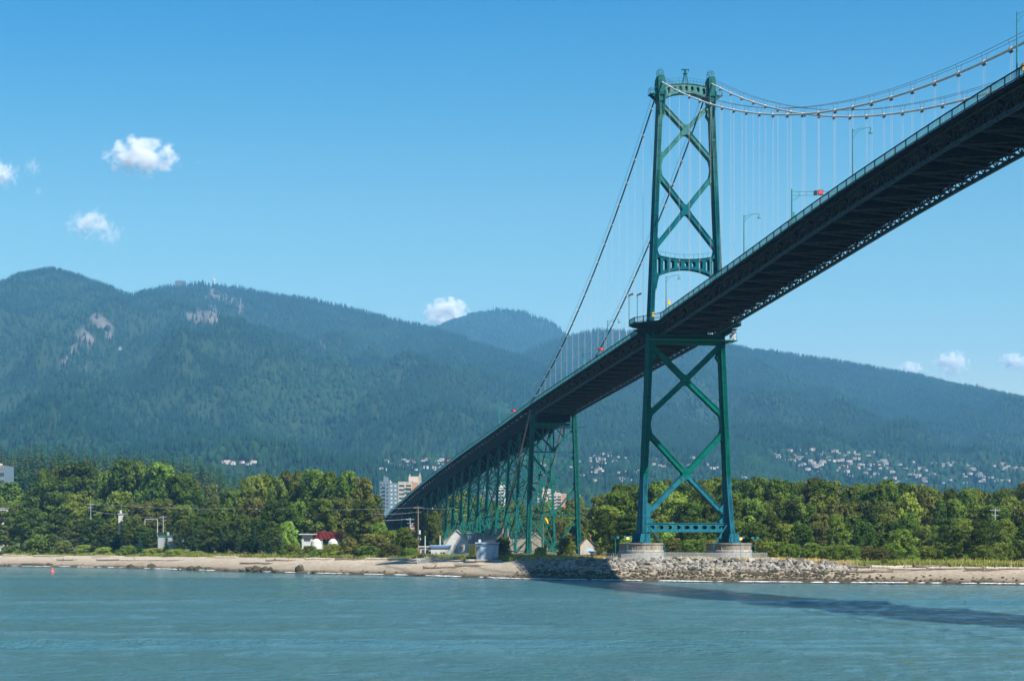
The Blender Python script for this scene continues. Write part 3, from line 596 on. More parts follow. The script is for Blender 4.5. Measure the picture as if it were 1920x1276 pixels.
# piers: dressed stone drum with a smoother concrete cap
for s in (-1, 1):
    p = empty('pier', (s * 10.25, 0, 0)); p.parent = bridge
    m = MB(); m.lathe([(5.15, -1.0), (5.1, 4.2), (5.08, 6.15), (5.0, 6.3)], 48, sx=1.0, sy=1.3); m.build('stone_drum', M['stone'], p)
    m = MB(); m.lathe([(4.86, 6.3), (4.86, 7.55), (5.0, 7.6), (5.0, 7.86), (4.9, 7.9)], 48, sx=1.0, sy=1.3)
    for k in range(28):
        a = k * 2 * PI / 28; m.box(4.87 * math.cos(a) - .05, 4.87 * math.cos(a) + .05, 6.32 * math.sin(a) - .05, 6.32 * math.sin(a) + .05, 6.3, 7.55)
    m.build('concrete_cap', M['concrete'], p)

# deck ---------------------------------------------------------------
S0, S1, V1 = -400.0, 182.0, 760.0
deck = MB(); ts = list(np.arange(S0, V1 + 1, HG))
for a, b in zip(ts[:-1], ts[1:]):
    za, zb_ = dz(a) - 1.3, dz(b) - 1.3
    deck.hexa([(-5.6, a, za - .45), (5.6, a, za - .45), (5.6, b, zb_ - .45), (-5.6, b, zb_ - .45), (-5.6, a, za), (5.6, a, za), (5.6, b, zb_), (-5.6, b, zb_)])
deck = deck.build('deck', M['asphalt'], bridge)
for s in (-1, 1):      # sidewalks outside the cables, on brackets; they swing round the tower legs
    m = MB(); cut = False
    for a, b in zip(ts[:-1], ts[1:]):
        if a > 0 and not cut: m.build('sidewalk', M['under'], bridge); m = MB(); cut = True
        za, zb_ = dz(a) - 1.2, dz(b) - 1.2; x0, x1 = sorted((s * 6.05, s * 7.75))
        if abs((a + b) / 2) > 8:
            m.hexa([(x0, a, za - .22), (x1, a, za - .22), (x1, b, zb_ - .22), (x0, b, zb_ - .22), (x0, a, za), (x1, a, za), (x1, b, zb_), (x0, b, zb_)])
            m.prism([(s * 5.9, za - 1.5), (s * 7.6, za - .22), (s * 5.9, za - .22)], a - .08, a + .08)
            m.box(min(s * 7.55, s * 7.72), max(s * 7.55, s * 7.72), a, b, min(za, zb_) - .55, min(za, zb_) - .25)
    m.build('sidewalk', M['under'], bridge)
    # platform round the leg
    m = MB(); z = dz(0) - 1.2; oc = [(6.0, -9.5), (7.9, -9.5), (11.0, -5.8), (12.4, -2.6), (12.4, 2.6), (11.0, 5.8), (7.9, 9.5), (6.0, 9.5)]
    n = len(oc); m.add([(s * x, y, z - .25) for x, y in oc] + [(s * x, y, z) for x, y in oc], [tuple(range(n)), tuple(range(2 * n - 1, n - 1, -1))] + [(i, (i + 1) % n, (i + 1) % n + n, i + n) for i in range(n)])
    oi_ = [(6.0, -8.5), (7.6, -8.5), (10.0, -5.0), (11.4, -2.2), (11.4, 2.2), (10.0, 5.0), (7.6, 8.5), (6.0, 8.5)]
    m.add([(s * (6 + (x - 6) * .8), y * .85, z - 1.0) for x, y in oi_] + [(s * x, y, z - .25) for x, y in oi_], [tuple(range(n)), tuple(range(2 * n - 1, n - 1, -1))] + [(i, (i + 1) % n, (i + 1) % n + n, i + n) for i in range(n)])
    for y in (-2.5, 2.5): m.prism([(s * 8.3, z - 3.0), (s * 11.6, z - 1.0), (s * 8.3, z - 1.0)], y - .25, y + .25)
    m.build('leg_platform', M['vgirder'], bridge)
    # handrail with close pickets: posts every half panel
    m = MB()
    path = [(7.68, t) for t in np.arange(S0, -9.6, HG / 2)] + [(7.8, -9.4), (10.9, -5.7), (12.3, -2.5), (12.3, 2.5), (10.9, 5.7), (7.8, 9.4)] + [(7.68, t) for t in np.arange(9.35 + HG / 2, V1, HG / 2)]
    for (x0, t0), (x1, t1) in zip(path[:-1], path[1:]):
        L = math.hypot(x1 - x0, t1 - t0); z0, z1 = dz(t0) - 1.2, dz(t1) - 1.2
        if abs(t0) < 9.5: z0 = dz(0) - 1.2 if abs(t0) < 9 else z0
        if abs(t1) < 9.5: z1 = dz(0) - 1.2 if abs(t1) < 9 else z1
        m.bar((s * x0, t0, z0 - .25), (s * x0, t0, z0 + 1.25), .17, .2, 0)
        m.bar((s * x0, t0, z0 + 1.22), (s * x1, t1, z1 + 1.22), .15, .13, 0); m.bar((s * x0, t0, z0 + .16), (s * x1, t1, z1 + .16), .1, .12, 0)
        nb = int(L / .24) if t0 < 330 else int(L / .5)
        if s < 0 or abs(t0) < 12 or t0 < -190:
            for k in range(1, nb):
                f = k / nb; x = s * (x0 + (x1 - x0) * f); y = t0 + (t1 - t0) * f; z = z0 + (z1 - z0) * f; w_ = .02 if t0 < 330 else .06
                v = [(x - w_, y - w_, z + .18), (x + w_, y - w_, z + .18), (x + w_, y + w_, z + .18), (x - w_, y + w_, z + .18), (x - w_, y - w_, z + 1.2), (x + w_, y - w_, z + 1.2), (x + w_, y + w_, z + 1.2), (x - w_, y + w_, z + 1.2)]
                m.add(v, [(0, 1, 5, 4), (1, 2, 6, 5), (2, 3, 7, 6), (3, 0, 4, 7)], 1)
    m.build('handrail', [M['lampd'], mat('picket_teal', (.012, .13, .15), .55)] , bridge)
    # stiffening truss: two chords with warren web
    m = MB(); u = s * 6.0; tb = [t for t in ts if t <= S1]; md = HG / 4
    for a, b in zip(tb[:-1], tb[1:]):
        A, Bz = dz(a) - 1.75, dz(b) - 1.75
        m.bar((u, a, A), (u, b, Bz), .55, .42, 0); m.bar((u, a, A - 2.1), (u, b, Bz - 2.1), .6, .42, 1)
        for k in range(4):
            p0, p1 = a + k * md, a + (k + 1) * md; q = lambda t: A + (Bz - A) * (t - a) / HG
            if k % 2 == 0: m.bar((u, p0, q(p0) - 2.0), (u, p1, q(p1) - .1), .14, .16, 0)
            else: m.bar((u, p0, q(p0) - .1), (u, p1, q(p1) - 2.0), .14, .16, 0)
            m.bar((u, p0, q(p0) - 2.0), (u, p0, q(p0)), .16, .12, 0)
    m.build('stiffening_truss', [M['chord'], M['chordb']], bridge)
# floor beams, stringers and bottom laterals
m = MB()
tb = [t for t in ts if t <= S1]
for i, (a, b) in enumerate(zip(tb[:-1], tb[1:])):
    z0, z1 = dz(a) - 1.75, dz(b) - 1.75
    m.box(-5.7, 5.7, a - .15, a + .15, z0 - 1.3, z0 - .05, 0); m.box(-5.7, 5.7, a - .35, a + .35, z0 - 1.36, z0 - 1.3, 0)
    am = (a + b) / 2; zm = (z0 + z1) / 2; m.box(-5.7, 5.7, am - .1, am + .1, zm - 1.0, zm - .05, 0)
    for u in (-4.4, -2.6, -.9, .9, 2.6, 4.4): m.bar((u, a, z0 - .35), (u, b, z1 - .35), .16, .6, 0)
    m.bar((-5.8, a, z0 - 2.05), (5.8, am, zm - 2.05), .26, .2, 1); m.bar((5.8, am, zm - 2.05), (-5.8, b, z1 - 2.05), .26, .2, 1)
    m.bar((-5.8, a, z0 - 2.0), (5.8, a, z0 - 2.0), .3, .22, 1)
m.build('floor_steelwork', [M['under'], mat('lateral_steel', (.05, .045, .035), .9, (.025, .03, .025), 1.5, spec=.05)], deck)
m = MB()     # utility pipe under the west walkway
m.tube([(-7.2, t, dz(t) - 2.0) for t in tb], .16, 6); m.build('utility_pipe', M['chord'], deck)

# cables -------------------------------------------------------------
def zmain(t): return 70.2 + (112.4 - 70.2) * ((t + 236) / 236) ** 2
def zside(t): return 112.4 - .3216 * t - 28 * (t / 186) * (1 - t / 186)
hang = None
for s in (-1, 1):
    u = s * 5.75
    pts = [(u, t, zmain(t)) for t in np.arange(-400, 0, 4.675)] + [(u, -1.2, 112.0), (u, 0, 112.3), (u, 1.2, 112.0)] + [(u, t, zside(t)) for t in np.arange(4.675, 184, 4.675)] + [(u, 187, dz(187) - 1.5)]
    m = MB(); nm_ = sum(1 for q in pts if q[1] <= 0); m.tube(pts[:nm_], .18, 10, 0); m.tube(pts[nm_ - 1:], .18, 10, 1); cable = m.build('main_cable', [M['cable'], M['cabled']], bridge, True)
    m = MB()
    for o in (-.45, .45): m.tube([(u + o, p[1], p[2] + 1.15) for p in pts if p[1] < -2], .035, 4); m.tube([(u + o, p[1], p[2] + 1.15) for p in pts if 2 < p[1] < 172], .035, 4)
    for t in list(np.arange(-42, 0) * HG) + list(np.arange(1, 19) * HG):
        z = zmain(t) if t < 0 else zside(t)
        for o in (-.45, .45): m.bar((u + o * .4, t, z + .1), (u + o, t, z + 1.2), .05, .05)
    m.build('hand_rope', M['band'], cable)
    for t in list(np.arange(-32, 0) * HG) + list(np.arange(1, 20) * HG):
        m = MB(); z = zmain(t) if t < 0 else zside(t); sl = (zmain(t + 1) - zmain(t)) if t < 0 else (zside(t + 1) - zside(t))
        m.tube([(u, t - .3, z - .3 * sl), (u, t + .3, z + .3 * sl)], .26, 8, 1); m.box(u - .2, u + .2, t - .4, t + .4, z - .46, z - .26, 0)
        m.build('cable_band', [M['band'], M['bandw']], cable)
    for i, t in enumerate(list(np.arange(-30, 0) * HG) + list(np.arange(1, 19) * HG)):
        z = zmain(t) if t < 0 else zside(t); zd = dz(t) - 1.2
        if z - zd < 1: continue
        m = MB()
        for o in (-.32, .32):
            m.tube([(u, t + o, zd - .3), (u, t + o, z - .4)], .016, 5, cap=False)
        m.build('hanger', M['hanger'], bridge)
    # tie-down from the cable bent to the anchorage
    m = MB(); m.tube([(u, 187, dz(187) - 1.5), (u, 252, 12.0)], .26, 8); m.build('anchor_cable', M['rod'], bridge, True)

# viaduct -------------------------------------------------------------
BT = [178, 214, 238, 262, 290, 314, 342, 366, 394, 418, 450, 478, 510, 542, 580, 620]
gpy = lambda t: 5.2 + max(0, t - 400) * .01
for s in (-1, 1):
    m = MB(); u = s * 5.2
    for a, b in zip(BT[:-1] + [620], BT[1:] + [760]):
        n = max(4, int((b - a) / 3)); tt = np.linspace(a, b, n + 1)
        for p, q in zip(tt[:-1], tt[1:]):
            fa = abs((p - a) / (b - a) * 2 - 1); fb = abs((q - a) / (b - a) * 2 - 1); dp = 3.4 + .9 * fa ** 4; dq = 3.4 + .9 * fb ** 4
            z0, z1 = dz(p) - 1.7, dz(q) - 1.7
            m.hexa([(u - .08, p, z0 - dp), (u + .08, p, z0 - dp), (u + .08, q, z1 - dq), (u - .08, q, z1 - dq), (u - .08, p, z0), (u + .08, p, z0), (u + .08, q, z1), (u - .08, q, z1)])
            m.hexa([(u - .35, p, z0 - dp - .12), (u + .35, p, z0 - dp - .12), (u + .35, q, z1 - dq - .12), (u - .35, q, z1 - dq - .12), (u - .35, p, z0 - dp), (u + .35, p, z0 - dp), (u + .35, q, z1 - dq), (u - .35, q, z1 - dq)])
            m.box(u - .2, u + .2, p - .05, p + .05, z0 - dp, z0)
    m.build('viaduct_girder', M['vgirder'], bridge)
m = MB()
for t in np.arange(184, 760, 6.0):
    z = dz(t) - 1.75; m.box(-5.1, 5.1, t - .12, t + .12, z - .9, z); 
    m.prism([(-5.1, z - 3.2), (-5.1, z - .9), (5.1, z - .9), (5.1, z - 3.2)] + [(5.1 * math.cos(a), z - 3.2 + 1.9 * math.sin(a)) for a in np.linspace(.05, PI - .05, 9)], t - .08, t + .08)
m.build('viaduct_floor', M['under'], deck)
def bent(t, main=False):
    zt_ = dz(t) - 5.0 if not main else dz(t) - 4.2; zg = gpy(t) - .5; e = empty('cable_bent' if main else 'viaduct_bent', (0, t, 0)); e.parent = bridge
    lt, lb = (6.6, 8.1) if main else (4.9, 4.9 + (zt_ - zg) * .045)
    lu = lambda z: lt + (lb - lt) * (zt_ - z) / (zt_ - zg); wd = 1.25 if main else .7; dp = 2.4 if main else .75
    for s in (-1, 1):
        m = MB(); zz = [zg, zg + 2.5, zg + 9, zg + 20, dz(t) - 1.9 if main else zt_]
        if main:
            for a, b in zip(zz[:-1], zz[1:]):
                for fy0, fy1, w_ in ((-.5, -.3, 1), (.3, .5, 1), (-.5, .5, .55)):
                    q = []
                    for z in (a, b): d = dp + max(0, zg + 3 - z) * .5; q.append([(s * lu(z) - w_ * wd / 2, fy0 * d, z), (s * lu(z) + w_ * wd / 2, fy0 * d, z), (s * lu(z) + w_ * wd / 2, fy1 * d, z), (s * lu(z) - w_ * wd / 2, fy1 * d, z)])
                    m.hexa(q[0] + q[1])
        else: m.bar((s * lu(zg), 0, zg), (s * lu(dz(t) - 2), 0, dz(t) - 2), wd, dp)
        m.build('leg', M['vpaint'], e)
    # cross frame under the deck, arched below
    m = MB(); z = zt_ + (1.4 if not main else .6); 
    m.prism([(-lt, z + 2.0), (lt, z + 2.0), (lt, z - 1.2)] + [(lt * .92 * math.cos(a), z - 1.2 + 1.9 * math.sin(a) ** .8) for a in np.linspace(.02, PI - .02, 13)] + [(-lt, z - 1.2)], -.12, .12)
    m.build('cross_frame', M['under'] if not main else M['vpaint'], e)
    m = MB()
    if main:
        for z in (44.2, 36.6, 26.8, 17.0): m.bar((-lu(z), 0, z), (lu(z), 0, z), .5, .35)
        m.box(-lt, lt, -.6, .6, 44.6, 45.6); m.box(lt, lt + 3.2, -.9, .9, 44.3, 44.5)
        for zt3, zb3 in ((44.2, 37.2), (36.0, 27.3), (26.2, 17.3), (16.4, 6.0)):
            for s in (-1, 1): m.barT((s * lu(zt3), 0, zt3), (0, 0, zb3), .6, .55)
            m.prism([(-1.1, zb3 + .8), (1.1, zb3 + .8), (.7, zb3 - .6), (-.7, zb3 - .6)], -.35, .35)
        m.bar((0, 0, 44.5), (0, 0, 37.2), .4, .4)
        for s in (-1, 1): m.barT((s * 3.3, 0, 44.5), (s * 3.3, 0, 41), .35, .35); m.barT((s * .6, 0, 44.5), (s * 3.3, 0, 41), .3, .3)
    else:
        n = max(1, int(round((zt_ - zg) / 11))); zz = np.linspace(zt_, zg + 1, n + 1)
        for a, b in zip(zz[:-1], zz[1:]):
            m.bar((-lu(b), 0, b), (lu(b), 0, b), .28, .25)
            for s in (-1, 1): m.barT((s * lu(a), 0, a - .3), (-s * lu(b), 0, b + .3), .3, .32)
    m.build('cross_brace', M['vpaint'], e)
    m = MB()
    for s in (-1, 1): m.box(s * lb - 1.2, s * lb + 1.2, -1.6, 1.6, zg - 1.5, zg + .35)
    m.build('footing', M['concrete'], e)
    return e
for i, t in enumerate(BT): bent(t, i == 0)
for i in range(1, len(BT) - 1, 2):     # longitudinal bracing between the bents of each braced tower
    a, b = BT[i], BT[i + 1]; m = MB(); za = dz(a) - 5; zb_ = dz(b) - 5; zg = gpy(a) + .5; n = max(1, int(round((za - zg) / 14)))
    for s in (-1, 1):
        for k in range(n):
            f0, f1 = k / n, (k + 1) / n; A0, A1 = za + (zg - za) * f0, za + (zg - za) * f1; B0, B1 = zb_ + (zg - zb_) * f0, zb_ + (zg - zb_) * f1
            uu = lambda z, zt_: s * (4.9 + (zt_ - z) * .045)
            m.bar((uu(A0, za), a, A0), (uu(B1, zb_), b, B1), .28, .28); m.bar((uu(A1, za), a, A1), (uu(B0, zb_), b, B0), .28, .28); m.bar((uu(A1, za), a, A1), (uu(B1, zb_), b, B1), .26, .3)
    m.build('sway_bracing', M['vpaint'], bridge)
m = MB()      # anchorage blocks
m.prism([(-9.2, 2), (9.2, 2), (9.2, 9.5), (6.0, 12.2), (3.4, 12.2), (2.6, 9.8), (-2.6, 9.8), (-3.4, 13.6), (-5.4, 13.6), (-6.4, 11.2), (-9.2, 7)], 252, 292)
for s in (-1, 1): m.box(s * 5.75 - 1.8, s * 5.75 + 1.8, 246, 254, 2, 9.0)
m.build('anchorage', M['concrete'], bridge)
# ---------------------------------------------------------------- vegetation
def crown_mesh(name, seed, kind):
    """one crown: many leaf clusters on the skins of uneven limbs' sub-crowns; unit = a tree 20 m tall"""
    rs = np.random.RandomState(seed); lobes = []
    if kind == 'broad': H, Rr, n, base, ls, N_ = 20, 5.6, 22, .20, .34, 9000
    elif kind == 'tall': H, Rr, n, base, ls, N_ = 20, 3.9, 20, .12, .30, 8000
    elif kind == 'round': H, Rr, n, base, ls, N_ = 20, 8.2, 26, .02, .42, 9000
    elif kind == 'shrub': H, Rr, n, base, ls, N_ = 20, 13, 26, -.05, .62, 7000
    for i in range(n):
        f = (i + .5) / n; z = H * (base + (.97 - base) * f ** .85)
        e = math.sqrt(max(0.02, 1 - ((z / H - .5) / .54) ** 2)) if kind in ('broad', 'tall') else math.sqrt(max(.02, 1 - (max(0, z / H - .15) / .86) ** 2))
        a = i * 2.4 + rs.rand(); q = Rr * e * (.35 + .5 * rs.rand()); r = Rr * (.30 + .22 * rs.rand()) * (.55 + .5 * e)
        if kind == 'shrub': r *= .85
        lobes.append((q * math.cos(a), q * math.sin(a), min(z, H - r * .75), r, rs.rand()))
    L = np.array(lobes); w_ = L[:, 3] ** 2; w_ /= w_.sum(); idx = rs.choice(len(L), N_, p=w_)
    d = rs.randn(N_, 3); d /= np.linalg.norm(d, axis=1)[:, None]; d[:, 2] = np.where(d[:, 2] < -.55, -d[:, 2], d[:, 2])
    # sub-clumps on every lobe
    cl = rs.randn(len(L), 26, 3); cl /= np.linalg.norm(cl, axis=2)[:, :, None]; ci = rs.randint(0, 26, N_)
    d = d * .42 + cl[idx, ci]; d /= np.linalg.norm(d, axis=1)[:, None]
    rr = L[idx, 3] * (.72 + .34 * rs.rand(N_) + .16 * (ci % 3 - 1)); vz = 1.0 if kind != 'tall' else 1.35
    c = L[idx, :3] + d * rr[:, None] * np.array([1, 1, .85 * vz]); c[:, 2] = np.clip(c[:, 2], -.3, H * 1.0)
    nrm = d + .48 * rs.randn(N_, 3); nrm /= np.linalg.norm(nrm, axis=1)[:, None]
    t = np.cross(nrm, rs.randn(N_, 3)); t /= np.linalg.norm(t, axis=1)[:, None]; b = np.cross(nrm, t)
    s = ls * (.6 + .8 * rs.rand(N_))[:, None]
    V = np.stack([c + t * s, c + b * s * .7 + nrm * s * .15, c - t * s, c - b * s * .7 - nrm * s * .15], 1)
    Q = np.arange(N_ * 4).reshape(-1, 4)
    tone = np.repeat(np.clip(.3 * rs.rand(N_) + .45 * L[idx, 4] + .35 * (rs.rand(26)[ci]) - .08, 0, 1), 4)
    return npmesh(name, V.reshape(-1, 3), Q, attr=tone)
def conifer_mesh(name, seed):
    rs = np.random.RandomState(seed); V = []; T = []; tone = []
    H = 20; R0 = 3.2 + rs.rand(); lv = 26
    for i in range(lv):
        f = i / (lv - 1); z = H * (.06 + .92 * f); r = R0 * (1 - f) ** .85 + .12
        nb = int(9 + 7 * (1 - f))
        for k in range(nb):
            a = 2 * PI * (k + rs.rand()) / nb; q = r * (.55 + .6 * rs.rand()); dr = -.35 * q - .3 * rs.rand(); w_ = .22 + .16 * q
            c, s = math.cos(a), math.sin(a); n = len(V)
            V += [(0, 0, z + .25), (q * .6 * c - w_ * s, q * .6 * s + w_ * c, z + dr * .5), (q * c, q * s, z + dr), (q * .6 * c + w_ * s, q * .6 * s - w_ * c, z + dr * .5)]
            T.append((n, n + 1, n + 2, n + 3)); tone += [rs.rand() * .9] * 4
    V += [(-.12, -.12, H * .93), (.12, -.12, H * .93), (0, .12, H), (0, -.12, H)]; n = len(V) - 4; T.append((n, n + 1, n + 2, n + 3)); tone += [.5] * 4
    return npmesh(name, np.array(V), np.array(T), attr=np.array(tone))
def trunk_mesh(seed, h=17):
    r2 = random.Random(seed); m = MB(); pts = [(0, 0, -1)]
    for k in range(1, 6): pts.append((r2.uniform(-.25, .25) * k / 2, r2.uniform(-.25, .25) * k / 2, h * k / 5))
    m.tube(pts, [.42, .36, .3, .22, .14, .05], 7)
    for k in range(9):
        z = h * r2.uniform(.2, .8); a = r2.uniform(0, 6.28); L = r2.uniform(2, 4.2); p = (pts[2][0], pts[2][1], z)
        m.tube([p, (p[0] + L * .5 * math.cos(a), p[1] + L * .5 * math.sin(a), z + L * .5), (p[0] + L * math.cos(a), p[1] + L * math.sin(a), z + L * .8)], [.14, .09, .03], 5)
    return m
PLANTS = []     # (object, px, D, description, category, place)
def proto(kind, mats_, seeds, nm, trunk=True):
    out = []
    for sd in seeds:
        e = empty(nm, (0, 0, 0)); me = conifer_mesh('crown', sd) if kind == 'conifer' else crown_mesh('crown', sd, kind)
        c = link('crown', me, mats_, e)
        if trunk: trunk_mesh(sd, 17 if kind != 'shrub' else 9).build('trunk', M['bark'], e)
        out.append(e)
    return out
PR = dict(
    broad=proto('broad', M['leaf'], (1, 2, 3, 4), 'broadleaf_tree'), tall=proto('tall', M['leaf'], (11, 12, 13), 'broadleaf_tree'),
    dark=proto('broad', M['leafd'], (21, 22), 'dark_tree'), round=proto('round', M['leaf'], (31, 32), 'round_tree'), bright=proto('round', M['leafy'], (41, 42), 'bright_tree'),
    shrub=proto('shrub', M['leaf'], (51, 52), 'shrub'), shrubd=proto('shrub', M['leafb'], (61,), 'shrub'), shruby=proto('shrub', M['leafy'], (63,), 'shrub'), conifer=proto('conifer', M['needle'], (71, 72, 73), 'conifer_tree', True))
KW = dict(broad=9.5, tall=7.2, dark=9.5, round=13, bright=13, shrub=22, shrubd=22, shruby=22, conifer=7)
DESC = dict(broad=('olive green broadleaf tree', 'tree'), tall=('slender olive broadleaf tree', 'tree'), dark=('dark green broadleaf tree', 'tree'), round=('rounded green tree', 'tree'), bright=('bright yellow-green tree', 'tree'),
            shrub=('green shrub', 'shrub'), shrubd=('brownish olive shrub', 'shrub'), shruby=('pale green shrub', 'shrub'), conifer=('dark pointed conifer', 'tree'))
def plant(kind, px_, ytop, D, wpx=None, place='', desc=None, ybase=None):
    if kind == 'broad' and rnd.random() < .22: kind = 'olive'
    src = rnd.choice(PR[kind]); o = copy_tree(src)
    z0 = float(gz(px_, D)); h = max(1.0, ZP(ytop, D) - z0); o.location = (G(px_, D), D, z0 - .1)
    wm = wpx * D / FPX if wpx else h / 20 * KW[kind] * 1.25
    base = {'olive': 11.5, 'broad': 11.5, 'tall': 8, 'dark': 11.5, 'round': 16.5, 'bright': 16.5, 'shrub': 26, 'shrubd': 26, 'shruby': 26, 'conifer': 6.5}[kind]
    o.scale = (wm / base, wm / base * .9, h / 20); o.rotation_euler = (0, 0, rnd.uniform(0, 6.28))
    PLANTS.append((o, px_, D, desc or DESC[kind][0], DESC[kind][1], place, kind)); return o
PR['olive'] = proto('broad', M['leafb'], (81, 82), 'broadleaf_tree'); KW['olive'] = 9.5; DESC['olive'] = ('brownish olive broadleaf tree', 'tree')
J = lambda a: rnd.uniform(-a, a)
DC = lambda x, o: float(np.interp(x, CRX, CRD)) + o
# left bank, back to front
sk = lambda xs, ys: (lambda p: float(np.interp(p, xs, ys)))
x = -60
while x < 470:        # conifer wood on the rise, two ranks
    plant('conifer', x, sk([-60, 0, 100, 200, 300, 350, 390, 430, 470], [838, 838, 836, 842, 848, 856, 868, 888, 898])(x) + J(7), 1420 + J(50), None, 'on the rise behind the left trees')
    x += 6.5 + J(2.5)
x = -50
while x < 480:
    plant('conifer', x, sk([-60, 0, 100, 200, 300, 350, 390, 430, 480], [856, 856, 854, 860, 864, 874, 884, 900, 905])(x) + J(8), 1270 + J(50), None, 'on the rise behind the left trees')
    x += 10 + J(3)
for x, y in ((440, 893), (452, 886), (465, 880), (478, 888), (487, 893), (500, 876), (512, 890), (530, 892)): plant('conifer', x, y, 1150 + J(60), None, 'in the gap left of the tall dark trees')
for x, y, w_ in ((395, 905, 40), (425, 915, 45), (455, 925, 40), (360, 900, 40)): plant('broad', x, y, 980 + J(40), w_, 'in the hazy middle distance on the left')
for x, y, w_, k in ((-40, 905, 90, 'broad'), (20, 905, 70, 'broad'), (82, 880, 44, 'broad'), (108, 876, 40, 'broad'), (148, 866, 92, 'dark'), (200, 882, 50, 'broad'), (235, 861, 74, 'broad'), (262, 866, 52, 'tall'), (300, 868, 84, 'broad'), (338, 886, 60, 'broad'), (362, 915, 56, 'tall'),
                    (400, 938, 60, 'broad'), (437, 916, 52, 'broad'), (466, 893, 46, 'tall'), (492, 890, 50, 'broad'), (520, 893, 40, 'tall'), (545, 882, 58, 'broad'), (585, 878, 56, 'broad'), (618, 884, 50, 'broad'), (652, 882, 60, 'broad'), (683, 892, 50, 'broad'), (702, 930, 40, 'tall'), (560, 905, 50, 'dark'), (630, 905, 60, 'dark'), (668, 915, 60, 'broad')):
    plant(k, x, y + J(3), DC(x, 130) + J(25), w_ * 1.08, 'in the tall rear row of the left bank')
for x, y, w_, k in ((-20, 930, 80, 'broad'), (40, 935, 70, 'broad'), (92, 898, 96, 'dark'), (150, 928, 64, 'broad'), (190, 936, 60, 'tall'), (225, 925, 60, 'broad'), (262, 935, 60, 'broad'), (300, 930, 60, 'broad'), (345, 945, 60, 'broad'), (385, 955, 60, 'broad'), (425, 948, 60, 'broad'), (470, 930, 60, 'broad'), (515, 935, 60, 'dark'), (555, 935, 60, 'broad'), (600, 930, 60, 'broad'), (640, 930, 60, 'broad'), (680, 932, 60, 'broad'), (700, 955, 50, 'broad')):
    plant(k, x, y + J(5), DC(x, 72) + J(14), w_ * 1.05, 'in the middle row of the left bank')
for x, y, w_, k in ((10, 960, 70, 'dark'), (55, 950, 70, 'dark'), (110, 962, 60, 'dark'), (150, 985, 55, 'dark'), (178, 975, 50, 'dark'), (205, 985, 50, 'dark'), (245, 968, 50, 'dark'), (222, 1000, 46, 'dark'), (270, 985, 56, 'dark'), (300, 998, 34, 'dark'), (345, 975, 44, 'dark'), (372, 968, 46, 'dark'), (398, 975, 44, 'dark'), (425, 975, 48, 'dark'), (455, 966, 52, 'dark'), (488, 972, 46, 'dark'), (515, 985, 44, 'dark'), (440, 995, 40, 'dark'), (470, 1000, 40, 'dark'), (410, 998, 40, 'dark'), (384, 1000, 36, 'dark'), (500, 1004, 36, 'dark')):
    plant(k, x, y + J(4), DC(x, 24) + J(8), w_, 'in the dense front thicket of the left bank')
for x, y, w_ in ((338, 985, 26), (362, 992, 24), (415, 985, 26), (447, 992, 24), (478, 985, 28), (505, 995, 22), (200, 998, 24), (218, 992, 26), (262, 1000, 22), (312, 992, 26), (525, 992, 24), (392, 1002, 22)): plant('conifer', x, y, DC(x, 12) + J(3), w_, 'in the dense front thicket of the left bank')
plant('bright', 541, 976, 640, 38, 'at the right end of the left thicket'); plant('bright', 586, 975, 700, 26, 'beside the small white cabin'); plant('bright', 676, 971, 640, 44, 'above the red machine'); plant('bright', 712, 978, 620, 44, 'just left of the foot of the bridge ramp')
plant('tall', 812, 957, 640, 38, 'beneath the low end of the bridge'); plant('round', 760, 988, 570, 50, 'left of the fenced yard'); plant('shrubd', 700, 1000, 580, 80, 'on the bank right of the red machine'); plant('shrub', 735, 993, 590, 60, 'on the bank right of the red machine')
for x, y, w_, k in ((80, 1001, 72, 'shrub'), (120, 1012, 50, 'shrubd'), (60, 1010, 50, 'shrub'), (20, 1022, 50, 'shruby'), (160, 1020, 50, 'shruby'), (200, 1024, 50, 'shruby'), (240, 1022, 50, 'shrub'), (290, 1026, 50, 'shruby'), (330, 1028, 46, 'shruby'), (370, 1032, 46, 'shruby')):
    plant(k, x, y, DC(x, 8) + J(3), w_, 'along the top of the left beach')
for x, y, w_, k in ((545, 1018, 50, 'shrub'), (580, 1022, 44, 'shrub'), (625, 1018, 44, 'shruby'), (655, 1008, 50, 'shrubd'), (690, 1022, 50, 'shrub'), (730, 1018, 50, 'shrubd'), (765, 1026, 40, 'shrub'), (600, 1028, 44, 'shruby'), (640, 1030, 50, 'shruby'), (712, 1034, 22, 'shrub')):
    plant(k, x, y, DC(x, 8) + J(3), w_, 'on the beach top between thicket and yard')
plant('round', 943, 1006, 520, 38, 'in front of the pale blue shed'); plant('round', 1060, 1007, 525, 42, 'inside the legs of the cable bent'); plant('shruby', 1014, 1024, 512, 30, 'between the legs of the cable bent'); plant('shrub', 905, 1034, 512, 20, 'at the foot of the pale blue shed')
# trees seen through the viaduct
for i, x in enumerate(np.arange(795, 1120, 19)):
    plant('broad' if i % 3 else 'tall', x, sk([795, 860, 900, 960, 1000, 1050, 1080, 1120], [960, 930, 925, 945, 945, 950, 940, 945])(x) + J(10), 1030 + J(60), 48, 'behind the viaduct legs')
for i, x in enumerate(np.arange(985, 1125, 22)): plant('broad', x, 972 + J(10), 800 + J(20), 40, 'behind the cable bent')
for i, x in enumerate(np.arange(1090, 1120, 12)): plant('conifer', x, 925 + J(6), 1300, None, 'behind the cable bent')
